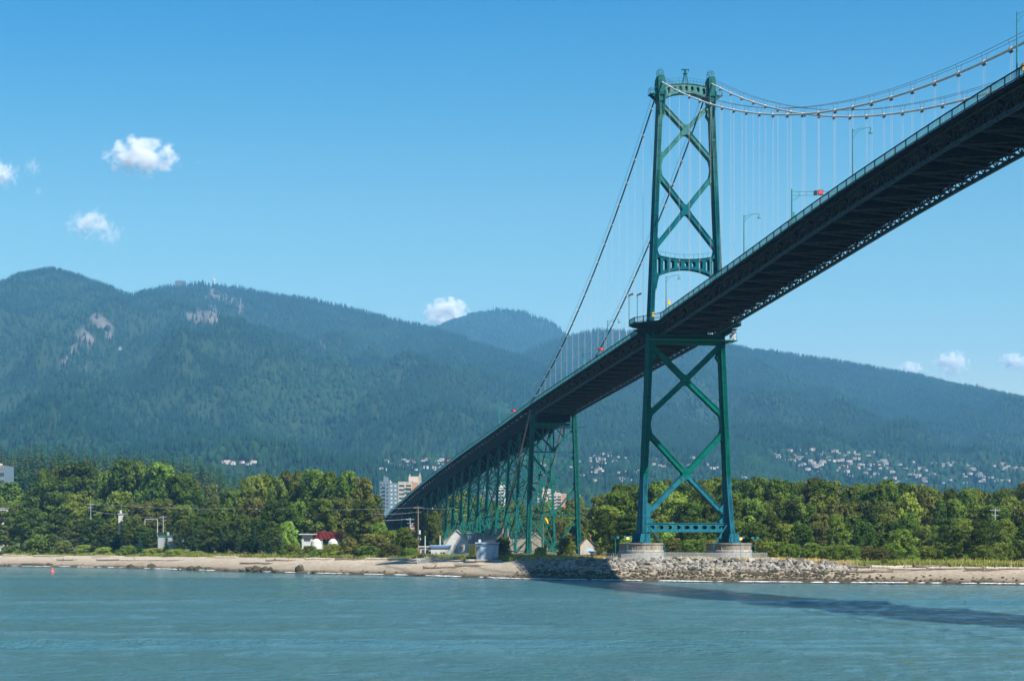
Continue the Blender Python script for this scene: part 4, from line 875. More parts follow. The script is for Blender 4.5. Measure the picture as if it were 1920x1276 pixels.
# right bank
x = 1128; i = 0
while x < 1990:
    y = sk([1110, 1130, 1165, 1200, 1240, 1262, 1310, 1350, 1400, 1445, 1480, 1500, 1540, 1580, 1600, 1640, 1660, 1690, 1720, 1760, 1800, 1850, 1890, 1920, 2000], [935, 915, 906, 912, 893, 904, 898, 896, 898, 893, 899, 894, 893, 907, 900, 904, 893, 905, 900, 913, 917, 914, 918, 905, 905])(x)
    k = ('broad', 'tall', 'broad', 'dark', 'broad', 'round')[i % 6]; plant(k, x, y + 3 + J(7), 655 + J(45), 58 + J(10), 'in the skyline row of the right bank'); x += 17 + J(4); i += 1
for x, y in ((1742, 912), (1752, 903), (1764, 915), (1773, 906), (1785, 912), (1797, 915), (1727, 918)): plant('conifer', x, y, 900, None, 'poking above the right trees')
x = 1140; i = 0
while x < 2000:
    k = ('broad', 'broad', 'dark', 'broad', 'tall', 'bright' if rnd.random() < .4 else 'broad')[i % 6]; plant(k, x, 934 + J(13) + (8 if x > 1750 else 0), 588 + J(22), 60 + J(12), 'in the middle row of the right bank'); x += 25 + J(6); i += 1
x = 1150; i = 0
while x < 2000:
    k = ('round', 'dark', 'broad', 'round', 'bright' if rnd.random() < .35 else 'broad', 'dark')[i % 6]; plant(k, x, 972 + J(13), 535 + J(12), 54 + J(10), 'in the front row of the right bank'); x += 27 + J(7); i += 1
for x, y, w_, k in ((1155, 1016, 34, 'shrub'), (1180, 1006, 40, 'shruby'), (1262, 1008, 54, 'shrubd'), (1300, 1010, 54, 'shrub'), (1330, 1012, 44, 'shrubd'), (1285, 1026, 60, 'shrub'), (1420, 1010, 46, 'shrub'), (1450, 1014, 56, 'shrub'), (1484, 1018, 50, 'shruby'), (1520, 1016, 56, 'shrub'), (1556, 1022, 50, 'shrub'), (1590, 1020, 56, 'shrub'), (1625, 1022, 46, 'shrubd'), (1655, 1024, 50, 'shrubd'), (1740, 1022, 60, 'shrub'), (1775, 1014, 56, 'shrub'), (1720, 1030, 50, 'shruby'), (1840, 1020, 54, 'shrub'), (1880, 1016, 50, 'shrub'), (1910, 1010, 50, 'shrub'), (1950, 1015, 50, 'shrub'), (1800, 1030, 50, 'shruby'), (1865, 1036, 40, 'shrub')):
    plant(k, x, y, 482 + J(6) + (16 if x < 1420 else -10), w_, 'in the low fringe of the right bank')
plant('bright', 1690, 991, 462, 62, 'standing out in front of the right bank', 'large pale green bush'); plant('shrubd', 1660, 1046, 424, 20, 'on the right beach edge', 'small dark bush'); plant('dark', 1800, 985, 470, 60, 'at the right end, darkest and lowest'); plant('dark', 1835, 990, 468, 50, 'at the right end, darkest and lowest')
for k in PR:
    for o in PR[k]: drop(o)
ORD = ['first', 'second', 'third', 'fourth', 'fifth', 'sixth', 'seventh', 'eighth', 'ninth', 'tenth']
def nth(i): 
    if i < 10: return ORD[i]
    n = i + 1; return f"{n}{'th' if 10 <= n % 100 <= 20 else {1: 'st', 2: 'nd', 3: 'rd'}.get(n % 10, 'th')}"
def ordinal_labels(items):
    """items: (object, px, base, category, place)"""
    by = {}
    for it in items: by.setdefault((it[2], it[4]), []).append(it)
    for (d, pl), L in by.items():
        L.sort(key=lambda a: a[1])
        for i, it in enumerate(L): tag(it[0], (f'{d} {pl}' if len(L) == 1 else f'{d} {pl}, {nth(i)} from left'), it[3])
ordinal_labels([(p[0], p[1], p[3], p[4], p[5]) for p in PLANTS])
for p in PLANTS: p[0]['group'] = ('shrubs ' if p[4] == 'shrub' else 'trees ') + p[5]

# grass along the beach top, dry around the piers
def grass():
    rs = np.random.RandomState(5); n = 90000; P = -150 + 2250 * rs.rand(n); f = rs.rand(n) ** 1.5
    D = np.interp(P, CRX, CRD) - 1 + f * 34 + 3 * fbm(P / 20, P / 20 * 0 + 2, 3); keep = ~((P > 1120) & (P < 1520) & (D < np.interp(P, CRX, CRD) + 3))
    P, D = P[keep], D[keep]; n = len(P); Z = gz(P, D); X = G(P, D)
    dry = sm(1000, 1100, P) * (1 - sm(1560, 1640, P)); cl = fbm(X / 6, D / 6, 3); h = (.45 + .7 * rs.rand(n)) * (1 + 1.0 * cl) * (1 - .35 * dry); w_ = .07 + .1 * rs.rand(n); a = rs.rand(n) * PI; lx, ly = rs.randn(n) * .25, rs.randn(n) * .25
    V = np.stack([np.stack([X - w_ * np.cos(a), D - w_ * np.sin(a), Z - .1], -1), np.stack([X + w_ * np.cos(a), D + w_ * np.sin(a), Z - .1], -1), np.stack([X + lx, D + ly, Z + h], -1)], 1).reshape(-1, 3)
    tone = np.clip(rs.rand(n) * .5 + cl * .6 + .25, 0, 1) * .5 + dry * .5 + .0
    # some dry patches on the left too
    tone = np.where((dry < .5) & (fbm(X / 25 + 3, D / 25, 2) > .22), tone + .3, tone)
    m = bpy.data.materials.new('shore_grass'); m.use_nodes = True; nt = m.node_tree; b = nt.nodes['Principled BSDF']; b.inputs['Roughness'].default_value = 1; b.inputs['Specular IOR Level'].default_value = .05
    at = N(nt, 'ShaderNodeAttribute'); at.attribute_name = 'tone'; rp = N(nt, 'ShaderNodeValToRGB'); cr = rp.color_ramp; cr.elements[0].color = (.07, .10, .018, 1); cr.elements[1].color = (.58, .40, .16, 1)
    for p_, c in ((.25, (.17, .20, .035)), (.5, (.28, .28, .075)), (.62, (.42, .30, .10))): e = cr.elements.new(p_); e.color = (*c, 1)
    nt.links.new(at.outputs['Fac'], rp.inputs[0]); nt.links.new(rp.outputs[0], b.inputs['Base Color'])
    tag(link('grass', npmesh('grass', V, np.arange(n * 3).reshape(-1, 3), attr=np.repeat(tone, 3)), m), kind='stuff', label='green grass on the beach top turning straw yellow round the piers')
grass()
# ---------------------------------------------------------------- rocks
def rock_mesh(seed):
    rs = np.random.RandomState(seed); me = bpy.data.meshes.new('rock')
    import bmesh
    bm = bmesh.new(); pts = rs.randn(16, 3); pts /= np.linalg.norm(pts, axis=1)[:, None]; pts *= (.75 + .4 * rs.rand(16))[:, None]; pts *= np.array([1, .85, .72])
    for p in pts: bm.verts.new(p)
    bmesh.ops.convex_hull(bm, input=bm.verts)
    for v in [v for v in bm.verts if not v.link_faces]: bm.verts.remove(v)
    bmesh.ops.bevel(bm, geom=bm.edges[:], offset=.07, segments=1, affect='EDGES', clamp_overlap=True)
    bm.to_mesh(me); bm.free(); return me
def rock_mat(name, c1, c2, c3):
    m = bpy.data.materials.new(name); m.use_nodes = True; nt = m.node_tree; b = nt.nodes['Principled BSDF']; b.inputs['Roughness'].default_value = .9; b.inputs['Specular IOR Level'].default_value = .2
    oi = N(nt, 'ShaderNodeObjectInfo'); g = N(nt, 'ShaderNodeNewGeometry'); sp = N(nt, 'ShaderNodeSeparateXYZ'); nt.links.new(g.outputs['Position'], sp.inputs[0])
    rp = N(nt, 'ShaderNodeValToRGB'); cr = rp.color_ramp; cr.elements[0].color = (*c1, 1); cr.elements[1].color = (*c2, 1); e = cr.elements.new(.5); e.color = (*c3, 1); nt.links.new(oi.outputs['Random'], rp.inputs[0])
    nz = N(nt, 'ShaderNodeTexNoise', Scale=2.2, Detail=8, Roughness=.7); nt.links.new(g.outputs['Position'], nz.inputs[0])
    r2 = N(nt, 'ShaderNodeValToRGB'); r2.color_ramp.elements[0].position = .35; r2.color_ramp.elements[1].position = .62; r2.color_ramp.elements[0].color = (.55, .52, .48, 1); r2.color_ramp.elements[1].color = (1.15, 1.15, 1.15, 1); nt.links.new(nz.outputs[0], r2.inputs[0])
    mx = N(nt, 'ShaderNodeMix', data_type='RGBA', blend_type='MULTIPLY'); mx.inputs[0].default_value = 1; nt.links.new(rp.outputs[0], mx.inputs[6]); nt.links.new(r2.outputs[0], mx.inputs[7])
    # weed and wet stone below the tide mark
    ad = N(nt, 'ShaderNodeMath', operation='MULTIPLY_ADD'); ad.inputs[1].default_value = 1.6; nt.links.new(nz.outputs[0], ad.inputs[0]); nt.links.new(sp.outputs['Z'], ad.inputs[2])
    mr = N(nt, 'ShaderNodeMapRange'); mr.inputs['From Min'].default_value = 2.7; mr.inputs['From Max'].default_value = 3.5; nt.links.new(ad.outputs[0], mr.inputs[0])
    m2 = N(nt, 'ShaderNodeMix', data_type='RGBA'); nt.links.new(mr.outputs[0], m2.inputs[0]); m2.inputs[6].default_value = (.06, .05, .03, 1); nt.links.new(mx.outputs[2], m2.inputs[7])
    nt.links.new(m2.outputs[2], b.inputs['Base Color']); bp = N(nt, 'ShaderNodeBump', Strength=.5, Distance=.1); nt.links.new(nz.outputs[0], bp.inputs['Height']); nt.links.new(bp.outputs[0], b.inputs['Normal'])
    return m
M['rockp'] = rock_mat('granite_rock', (.09, .085, .07), (.33, .315, .28), (.19, .17, .145)); M['rockd'] = rock_mat('dark_shore_rock', (.055, .04, .03), (.10, .075, .055), (.07, .055, .045))
RM = [rock_mesh(100 + i) for i in range(10)]
for me in RM: me.materials.append(M['rockp'])
RD = [m_.copy() for m_ in RM[:5]]
for me in RD: me.materials.clear(); me.materials.append(M['rockd'])
cand = []
for i in range(2400):
    p = rnd.uniform(968, 1610); f = rnd.random(); ds = float(np.interp(p, SHX, SHD)); dc = float(np.interp(p, CRX, CRD)); D = ds + 2 + f * (dc - ds + 1)
    edge = min(1, (p - 960) / 50, (1615 - p) / 70); r = rnd.uniform(.35, .95) ** 1.3 * (.45 + .8 * f) * (.45 + .55 * max(0, edge))
    cand.append((p, D, f, r))
rows = list(cand); rows.sort(key=lambda c: -c[3] / c[1]); big = rows[:300]; bs = set(id(c) for c in big); small = [c for c in cand if id(c) not in bs]
rit = []
for p, D, f, r in big:
    me = rnd.choice(RM); o = bpy.data.objects.new('boulder', me); COL.objects.link(o); o.location = (G(p, D), D, float(gz(p, D)) + r * (.3 - .25 * f)); s_ = r * 1.15
    o.scale = (s_ * rnd.uniform(.85, 1.35), s_ * rnd.uniform(.8, 1.2), s_ * rnd.uniform(.8, 1.15)); o.rotation_euler = (J(.5), J(.5), rnd.uniform(0, 6.28))
    row = ('tide line', 'lower course', 'upper course', 'crest')[min(3, int(f * 4))]; sh = 'in bridge shadow' if p < 1130 else 'in sunlight'
    rit.append((o, p, 'pale angular boulder' if r > .65 else 'smaller grey boulder', 'boulder', f'{sh} at the {row} of the embankment')); o['group'] = 'boulders of the rock embankment'
ordinal_labels(rit)
def scatter(name, label, pts, meshes):
    V = []; Q = []; n0 = 0; vs_ = []; fs = []
    for (x, y, z, r) in pts:
        me = rnd.choice(meshes); a = rnd.uniform(0, 6.28); c, s = math.cos(a), math.sin(a); k = len(vs_)
        for v in me.vertices: q = v.co; vs_.append((x + r * (q.x * c - q.y * s), y + r * (q.x * s + q.y * c), z + r * q.z))
        for f in me.polygons: fs.append(tuple(k + i for i in f.vertices))
    me = bpy.data.meshes.new(name); me.from_pydata(vs_, [], fs); return tag(link(name, me, meshes[0].materials[0]), kind='stuff', label=label)
scatter('small_riprap', 'smaller stones filling the rock embankment', [(G(p, D), D, float(gz(p, D)) + r * .1, r) for p, D, f, r in small], RM)
pts = []
for i in range(1500):
    p = rnd.uniform(-60, 2000)
    if 1010 < p < 1560: continue
    ds = float(np.interp(p, SHX, SHD)); D = ds + abs(rnd.gauss(0, 4)) - .5
    dens = fbm(p / 45, 3.3, 3) + (.25 if p > 1560 or 860 < p < 1010 else 0) + (.1 if 300 < p < 400 else 0)
    if rnd.random() > .25 + dens * 1.6: continue
    pts.append((G(p, D), D, float(gz(p, D)), rnd.uniform(.15, .55)))
scatter('shore_stones', 'dark weedy stones along the waterline', pts, RD)
def boulder(p, y0, D, w_, h_, lab, mesh, grp=None):
    o = bpy.data.objects.new('boulder', mesh); COL.objects.link(o); s_ = w_ * D / FPX / 2; o.scale = (s_, s_ * .8, h_ * D / FPX / 1.35); o.location = (G(p, D), D, float(gz(p, D)) + o.scale[2] * .35); o.rotation_euler = (0, 0, rnd.uniform(-.4, .4))
    tag(o, lab, 'boulder', grp)
boulder(563, 0, 553, 24, 17, 'lone grey boulder, tallest on the left beach', RM[3])
for i, (p, w_, h_) in enumerate(((455, 16, 6), (467, 18, 12), (481, 20, 14), (497, 20, 13), (508, 14, 12), (517, 14, 7), (590, 18, 7), (340, 20, 7), (358, 18, 9), (374, 22, 10), (392, 18, 10), (325, 12, 6), (425, 12, 5), (245, 14, 7), (285, 18, 10), (70, 34, 6), (48, 26, 5), (92, 16, 6))):
    D = float(np.interp(p, SHX, SHD)) + 1.5 + (3 if p < 300 else 0)
    boulder(p, 0, D, w_ * 1.2, h_, ['low', 'blocky', 'rounded', 'humped', 'squat'][i % 5] + ' dark weedy rock at the left waterline, %s along the beach' % nth(sorted([455, 467, 481, 497, 508, 517, 590, 340, 358, 374, 392, 325, 425, 245, 285, 70, 48, 92]).index(p)), RD[i % 5], 'dark rocks at the left waterline')
# driftwood
M['drift'] = mat('driftwood', (.42, .37, .31), .9, (.28, .22, .17), 2.5, bump=.4, bscale=6); M['driftd'] = mat('dark_driftwood', (.10, .075, .055), .9, (.2, .15, .11), 2.5)
lit = []
for i, (p, L, f, dk) in enumerate([(250, 24, .55, 1), (300, 26, .6, 0), (330, 18, .62, 0), (40, 14, .9, 0), (110, 20, .9, 0), (135, 10, .5, 1), (205, 12, .85, 0), (440, 12, .9, 0), (500, 16, .45, 1), (540, 12, .7, 1), (620, 14, .88, 0), (665, 10, .85, 1), (745, 16, .95, 0), (780, 14, .92, 0), (820, 10, .9, 0), (850, 14, .4, 1), (895, 10, .55, 1), (922, 12, .9, 0), (1630, 8, .85, 1), (1632, 9, .55, 1), (1700, 16, .9, 0), (1745, 16, .75, 0), (1760, 9, .95, 1), (1800, 12, .85, 0), (1860, 10, .8, 1), (1895, 10, .85, 0)]):
    ds = float(np.interp(p, SHX, SHD)); dc = float(np.interp(p, CRX, CRD)); D = ds + f * (dc - ds); a = J(.35); m = MB(); r = .28 if dk else .32; x0, y0, z0 = gp(p, D)
    pts = [(k * L / 6 - L / 2, J(.25), J(.1) + .25) for k in range(7)]; m.tube(pts, [r * (1 - .09 * k) for k in range(7)], 8)
    if i % 2: m.tube([pts[1], (pts[1][0] + .5, -.6, 1.1)], [.16, .05], 5); m.tube([pts[3], (pts[3][0] + .4, .7, .9)], [.12, .04], 5)
    for k in range(5): m.tube([pts[0], (pts[0][0] - .5, math.cos(k * 1.3) * .6, .25 + math.sin(k * 1.3) * .5)], [.14, .03], 4)
    o = m.build('driftwood_log', M['driftd' if dk else 'drift']); o.location = (x0, y0, z0); o.rotation_euler = (0, 0, a); o['group'] = 'driftwood logs on the beach'
    lit.append((o, p, 'dark driftwood log' if dk else 'bleached driftwood log', 'log', 'lying on the %s beach' % ('left' if p < 1000 else 'right')))
ordinal_labels(lit)

# ---------------------------------------------------------------- bridge furniture
def on_bridge(name, u, t, z): return empty(name, B(u, t, z), TH)
def lamp_proto():
    e = empty('street_lamp', (0, 0, 0)); m = MB(); m.tube([(0, 0, -.3), (0, 0, 8.6)], [.13, .08], 8); m.build('pole', M['lamp'], e)
    m = MB(); m.tube([(0, 0, 8.3), (1.2, 0, 8.75), (2.9, 0, 8.95)], .05, 6); m.tube([(0, 0, 7.2), (.45, 0, 7.9), (1.3, 0, 8.55), (2.2, 0, 8.85)], .045, 6); m.tube([(.15, 0, 8.35), (.4, 0, 8.0)], .03, 4); m.build('bracket_arm', M['lamp'], e)
    m = MB(); m.tube([(2.9, 0, 8.95), (2.95, 0, 8.6)], .09, 8); m.lathe([(.1, 8.65), (.16, 8.4), (.34, 8.1), (.36, 8.0)], 12, c=(2.95, 0)); m.build('lamp_head', M['lamp'], e)
    return e
lp = lamp_proto()
plc = ['at the right edge of the photo', 'beside the main span under the sagging cables', 'just right of the tower', 'behind the portal strut of the tower', 'just left of the tower on the side span', 'halfway along the left side span', 'where the left cable meets the deck', 'first on the viaduct', 'second on the viaduct', 'third on the viaduct', 'fourth on the viaduct, beside the last far signal', 'fifth on the viaduct', 'sixth on the viaduct', 'lowest, at the far end of the viaduct']
for i, t in enumerate((-211.8, -145.6, -79.6, -13.4, 52.9, 118.8, 188.8, 246, 310.4, 373, 437.2, 503, 568, 632)):
    o = lp if i == 0 else copy_tree(lp); o.location = B(-7.5, t, dz(t) - 1.2); o.rotation_euler = (0, 0, TH)
    tag(o, 'teal curved-arm street lamp ' + plc[i], 'street lamp', 'street lamps along the bridge')
def signal_proto():
    e = empty('lane_signal', (0, 0, 0)); m = MB(); m.tube([(0, 0, -.3), (0, 0, 6.4)], [.15, .12], 8); m.build('pole', M['lamp'], e)
    m = MB()
    m.tube([(0, 0, 6.0), (11.5, 0, 6.25)], .06, 6); m.tube([(0, 0, 5.3), (11.5, 0, 5.75)], .06, 6); m.tube([(0, 0, 4.3), (1.5, 0, 5.3)], .05, 6)
    for k in range(9): m.tube([(1.3 * k, 0, 5.35 + k * .05), (1.3 * k, 0, 6.05 + k * .02)], .035, 4)
    m.build('mast_arm', M['lamp'], e)
    m = MB(); m.box(4.75, 5.55, -.22, .2, 5.5, 6.35); hb = m.build('signal_housing', M['black'], e)
    for k in (0, 1):
        x = 5.15
    m = MB(); m.tube([(5.15, -.23, 5.93), (5.15, -.3, 5.93)], .3, 16); m.build('red_light', M['red'], hb)
    m = MB(); m.box(4.0, 4.55, -.18, .18, 5.55, 6.25); m.build('side_housing', M['black'], e)
    m = MB(); m.box(8.4, 9.9, -.06, .06, 5.5, 6.35); m.build('sign_panel', M['lamp'], e)
    m = MB(); m.box(-.1, .45, -.25, .15, .4, 2.4); m.build('control_box', M['lamp'], e)
    return e
sp_ = signal_proto(); pl2 = ['over the main span, nearest to the camera', 'over the side span left of the tower', 'over the start of the viaduct', 'halfway down the viaduct', 'near the far end of the viaduct', 'lowest, where the viaduct reaches the trees']
for i, t in enumerate((-112.4, 86.5, 243, 437, 590, 700)):
    o = sp_ if i == 0 else copy_tree(sp_); o.location = B(-7.5, t + .8, dz(t) - 1.2); o.rotation_euler = (0, 0, TH)
    tag(o, 'red lane signal on a teal mast arm ' + pl2[i], 'traffic signal', 'lane control signals on the bridge')
def flood(u, t, lab):
    e = on_bridge('floodlight_pole', u, t, dz(0) - 1.3); m = MB(); m.tube([(0, 0, -.5), (0, 0, 6.6)], .09, 6); m.build('pole', M['lamp'], e)
    m = MB(); m.hexa([(-.1, -.35, 6.5), (1.0, -.35, 6.9), (1.0, .35, 6.9), (-.1, .35, 6.5), (-.1, -.3, 6.9), (.8, -.3, 7.3), (.8, .3, 7.3), (-.1, .3, 6.9)]); m.build('lamp_head', M['black'], e); tag(e, lab, 'floodlight', 'floodlights on the tower platform')
flood(-12.7, 1.5, 'black-headed floodlight at the outer left edge of the tower platform'); flood(-11.0, .5, 'taller black-headed floodlight nearer the left tower leg')
def callbox(u, t, lab, z=1.1):
    e = on_bridge('call_box', u, t, dz(t) - 1.2); m = MB(); m.box(-.28, .28, -.22, .22, z, z + .75); m.prism([(-.34, z + .75), (.34, z + .75), (0, z + 1.0)], -.26, .26); m.build('cabinet', M['yellow'], e)
    m = MB(); m.tube([(0, 0, 0), (0, 0, z)], .06, 6); m.build('post', M['lamp'], e); tag(e, lab, 'call box', 'yellow call boxes on the bridge walkway')
callbox(-8.4, -4.3, 'yellow call box in front of the left tower leg'); callbox(-7.1, -14.5, 'yellow call box on the walkway just right of the left leg', 2.2); callbox(-7.2, -213.2, 'yellow call box at the far right edge of the bridge', .9)
# ---------------------------------------------------------------- by the piers
def pier_light(px_, ytop, D, col_, lab):
    x, y, z = gp(px_, D); h = ZP(ytop, D) - z; e = empty('pier_floodlight', (x, y, z)); m = MB(); m.tube([(0, 0, -.3), (0, 0, h)], .07, 6); m.bar((-.6, 0, h), (.6, 0, h), .08, .08); m.build('pole', M['lamp'], e)
    for s in (-1, 1):
        m = MB(); m.box(s * .55 - .28, s * .55 + .28, -.3, .25, h + .02, h + .5); hd = m.build('lamp_head', M['lamp'], e)
    if col_: m = MB(); m.tube([(0 if s else 0, -.35, h - .05), (0, -.05, h - .05)], .3, 12); m.build('lamp_lens', M['orange'], e)
    tag(e, lab, 'floodlight', 'floodlights round the bridge piers')
pier_light(1154, 1009, 462, 0, 'twin-headed dark floodlight left of the left pier'); pier_light(1177, 1008, 456, 1, 'glowing orange floodlight in front of the left pier'); pier_light(1389, 1009, 462, 1, 'glowing orange floodlight beside the right tower foot'); pier_light(1416, 1010, 456, 0, 'unlit teal floodlight at the right end of the pier fence')
def fence_mat():
    m = bpy.data.materials.new('chain_link'); m.use_nodes = True; nt = m.node_tree; b = nt.nodes['Principled BSDF']; b.inputs['Base Color'].default_value = (.5, .5, .48, 1); b.inputs['Alpha'].default_value = .3; b.inputs['Roughness'].default_value = .5
    return m
FM = fence_mat()
def fence(pts, h, lab, name='chain_link_fence', post=3.0):
    e = empty(name, pts[0]); o = Vector(pts[0])
    for a, b in zip(pts[:-1], pts[1:]):
        a, b = Vector(a) - o, Vector(b) - o; L = (b - a).length; n = max(1, int(L / post)); m = MB()
        m.add([a, b, b + Vector((0, 0, h)), a + Vector((0, 0, h))], [(0, 1, 2, 3)]); m.build('wire_mesh', FM, e)
        m = MB(); m.bar(a + Vector((0, 0, h)), b + Vector((0, 0, h)), .05, .05); m.bar(a + Vector((0, 0, .1)), b + Vector((0, 0, .1)), .04, .04); m.build('top_rail', M['hanger'], e)
        for k in range(n + 1):
            q = a.lerp(b, k / n); m = MB(); m.tube([q, q + Vector((0, 0, h + .1))], .045, 6); m.build('fence_post', M['hanger'], e)
    tag(e, lab, 'fence'); return e
fx = [1135, 1165, 1200, 1250, 1300, 1345, 1380, 1410, 1438]
fence([gp(x, 452 + (8 if x == 1135 else 0)) for x in fx], 1.75, 'low chain-link fence running across in front of both stone piers')
# ---------------------------------------------------------------- buildings and other things on the shore
M['white'] = mat('white_wall', (.52, .51, .48), .7, (.43, .43, .40), 1.5); M['cream'] = mat('cream_wall', (.48, .42, .34), .8, (.42, .36, .29), 1.0); M['glass'] = mat('window_glass', (.03, .045, .06), .15, spec=.6)
M['slate'] = mat('slate_panel', (.10, .15, .19), .7, (.13, .19, .23), .8); M['brickr'] = mat('brick_band', (.42, .2, .12), .8); M['blue'] = mat('pale_blue_metal', (.26, .36, .47), .6, (.21, .30, .40), 2); M['blued'] = mat('blue_trim', (.06, .14, .30), .5)
M['grey'] = mat('grey_metal', (.30, .31, .32), .6, (.3, .32, .34), 2); M['roof'] = mat('brown_roof', (.16, .12, .10), .9); M['rroof'] = mat('red_roof', (.42, .16, .10), .9); M['groof'] = mat('grey_roof', (.30, .30, .31), .9); M['wood'] = mat('pole_wood', (.26, .17, .11), .9, (.2, .13, .09), 3)
M['redm'] = mat('dark_red_machine', (.22, .015, .02), .5, (.15, .01, .015), 2); M['orm'] = mat('orange_machine', (.6, .2, .03), .5)
def part(name, m, parent, fn): b = MB(); fn(b); return b.build(name, m, parent)
def tower_block(px0, px1, ytop, ybot, D, walls, lab, side=None, rot=0, roofbits=(), stripes=(), depth=16, balcony=True):
    xa, xb = G(px0, D), G(px1, D); W = xb - xa; z0 = float(gz((px0 + px1) / 2, min(D, 2900))) - 2; zt_ = ZP(ytop, D); H = zt_ - z0
    e = empty('apartment_block', ((xa + xb) / 2, D, z0), rot); part('wall', walls, e, lambda b: b.box(-W / 2, W / 2, 0, depth, 0, H))
    nf = max(3, int((H - 2) / 3.0)); nfv = nf
    # windows of the storeys that show above the trees
    cols = max(3, int(W / 4.2)); cw = W / cols; cnt = 0
    for f in range(nf):
        z = H - 2.2 - f * 3.0
        if ZP(ybot, D) - z0 > z + 2: break
        for c in range(cols):
            if cnt > 90: break
            x0 = -W / 2 + cw * c
            if any(a <= c < b for a, b in stripes): continue
            cnt += 1; b = MB(); b.box(x0 + .5, x0 + cw - .5, -.06, .1, z - 1.0, z + .6); b.build('window', M['glass'], e)
        if balcony: part('balcony', walls, e, lambda b: [b.box(-W / 2 + cw * c + .1, -W / 2 + cw * c + cw - .1, -1.1, -.005, z - 1.7, z - .95) for c in range(cols) if c % 3 == 1])
    for a, b_ in stripes: part('brick_band', M['brickr'], e, lambda b: b.box(-W / 2 + cw * a + .2, -W / 2 + cw * b_ - .2, -.12, .0, 0, H - .4))
    part('parapet', walls, e, lambda b: b.box(-W / 2 - .2, W / 2 + .2, -.2, depth + .2, H, H + .6))
    for (x0, x1, h) in roofbits: part('roof_house', walls, e, lambda b: (b.box(x0 * W, x1 * W, 3, 10, H + .6, H + h), b.box(x0 * W + .5, x0 * W + 1.2, 3.5, 4.2, H + h, H + h + 1.5)))
    if side:
        sx, sm_ = side; part('side_wall', sm_, e, lambda b: b.box(-W / 2 - sx, -W / 2 - .01, .3, depth, 0, H - .3))
        for f in range(nf):
            z = H - 2.2 - f * 3.0
            if ZP(ybot, D) - z0 > z + 2: break
            for c in range(2): part('window', M['white'], e, lambda b: b.box(-W / 2 - sx * (.7 - .4 * c) - .7, -W / 2 - sx * (.7 - .4 * c) + .7, .22, .35, z - .9, z + .3))
    tag(e, lab, 'apartment block'); return e
tower_block(747, 810, 904, 960, 1500, M['cream'], 'cream and brick apartment block partly hidden behind the bridge ramp', side=(7.2, M['slate']), roofbits=((-.2, .12, 4.5), (.1, .16, 5.5)), stripes=((2, 3), (4, 5)))
tower_block(712, 729, 903, 950, 1650, M['slate'], 'dark slate apartment block left of the cream one', roofbits=((-.1, .4, 4.0),), balcony=True)
tower_block(728, 735, 908, 950, 1660, M['cream'], 'narrow cream apartment wing between the slate and cream blocks', roofbits=((-.3, .3, 2.5),), depth=10)
tower_block(1008, 1062, 926, 955, 1900, M['cream'], 'cream apartment block with brick stripes seen behind the cable bent', roofbits=((-.32, .0, 5.0), (.1, .3, 1.5)), stripes=((1, 2), (5, 6), (8, 9)))
tower_block(932, 953, 914, 950, 1750, M['white'], 'pale apartment block seen through the viaduct legs', roofbits=((-.2, .2, 3.0),)); tower_block(896, 930, 920, 955, 1800, M['slate'], 'blue grey apartment block seen through the viaduct legs', roofbits=((-.2, .0, 3.0),))
# striped office building at the left edge
D = 1000; xa, xb = G(-60, D), G(9, D); z0 = 8; H = ZP(872, D) - z0; e = empty('office_building', ((xa + xb) / 2, D, z0)); W = xb - xa
part('wall', M['slate'], e, lambda b: b.box(-W / 2, W / 2, 0, 18, 0, H)); part('roof_house', M['white'], e, lambda b: (b.box(-W / 2, W * .05, 3, 12, H, H + 2.2), b.box(W * .08, W * .3, 4, 10, H, H + 1.2)))
for k in range(5): part('window_band', M['glass'], e, lambda b: b.box(-W / 2 + .3, W / 2 - .3, -.08, .1, H - 5.2 - k * 3.6, H - 3.5 - k * 3.6))
for k in range(14): part('parapet_fin', M['brickr'], e, lambda b: b.box(-W / 2 + 1 + k * W / 14.5, -W / 2 + 1.3 + k * W / 14.5, -.25, 0, H - 1.6, H - .1))
tag(e, 'grey office building with dark window bands at the left edge', 'office building')
def shed(name, px0, px1, ytop, D, wall, roof_, lab, gable=False, depth=8, over=.3, bits=None, cat='shed', eave=None, rot=0):
    xa, xb = G(px0, D), G(px1, D); W = xb - xa; z0 = float(gz((px0 + px1) / 2, D)) - .3; H = ZP(ytop, D) - z0; e = empty(name, ((xa + xb) / 2, D, z0), rot)
    if gable:
        he = H * (eave or .62); part('wall', wall, e, lambda b: b.prism([(-W / 2, 0), (W / 2, 0), (W / 2, he), (0, H), (-W / 2, he)], 0, depth))
        for s in (-1, 1): part('roof', roof_, e, lambda b: b.prism([(s * (W / 2 + over), he - .12), (0, H + .05), (0, H + .3), (s * (W / 2 + over), he + .12)], -.3, depth + .3))
    else:
        part('wall', wall, e, lambda b: b.box(-W / 2, W / 2, 0, depth, 0, H - .3)); part('roof', roof_, e, lambda b: b.box(-W / 2 - over, W / 2 + over, -over, depth + over, H - .3, H))
    if bits: bits(e, W, H)
    tag(e, lab, cat); return e
def door(e, x0, x1, z1, m='glass', y=-.05, name='door'): part(name, M[m], e, lambda b: b.box(x0, x1, y, .04, .1, z1))
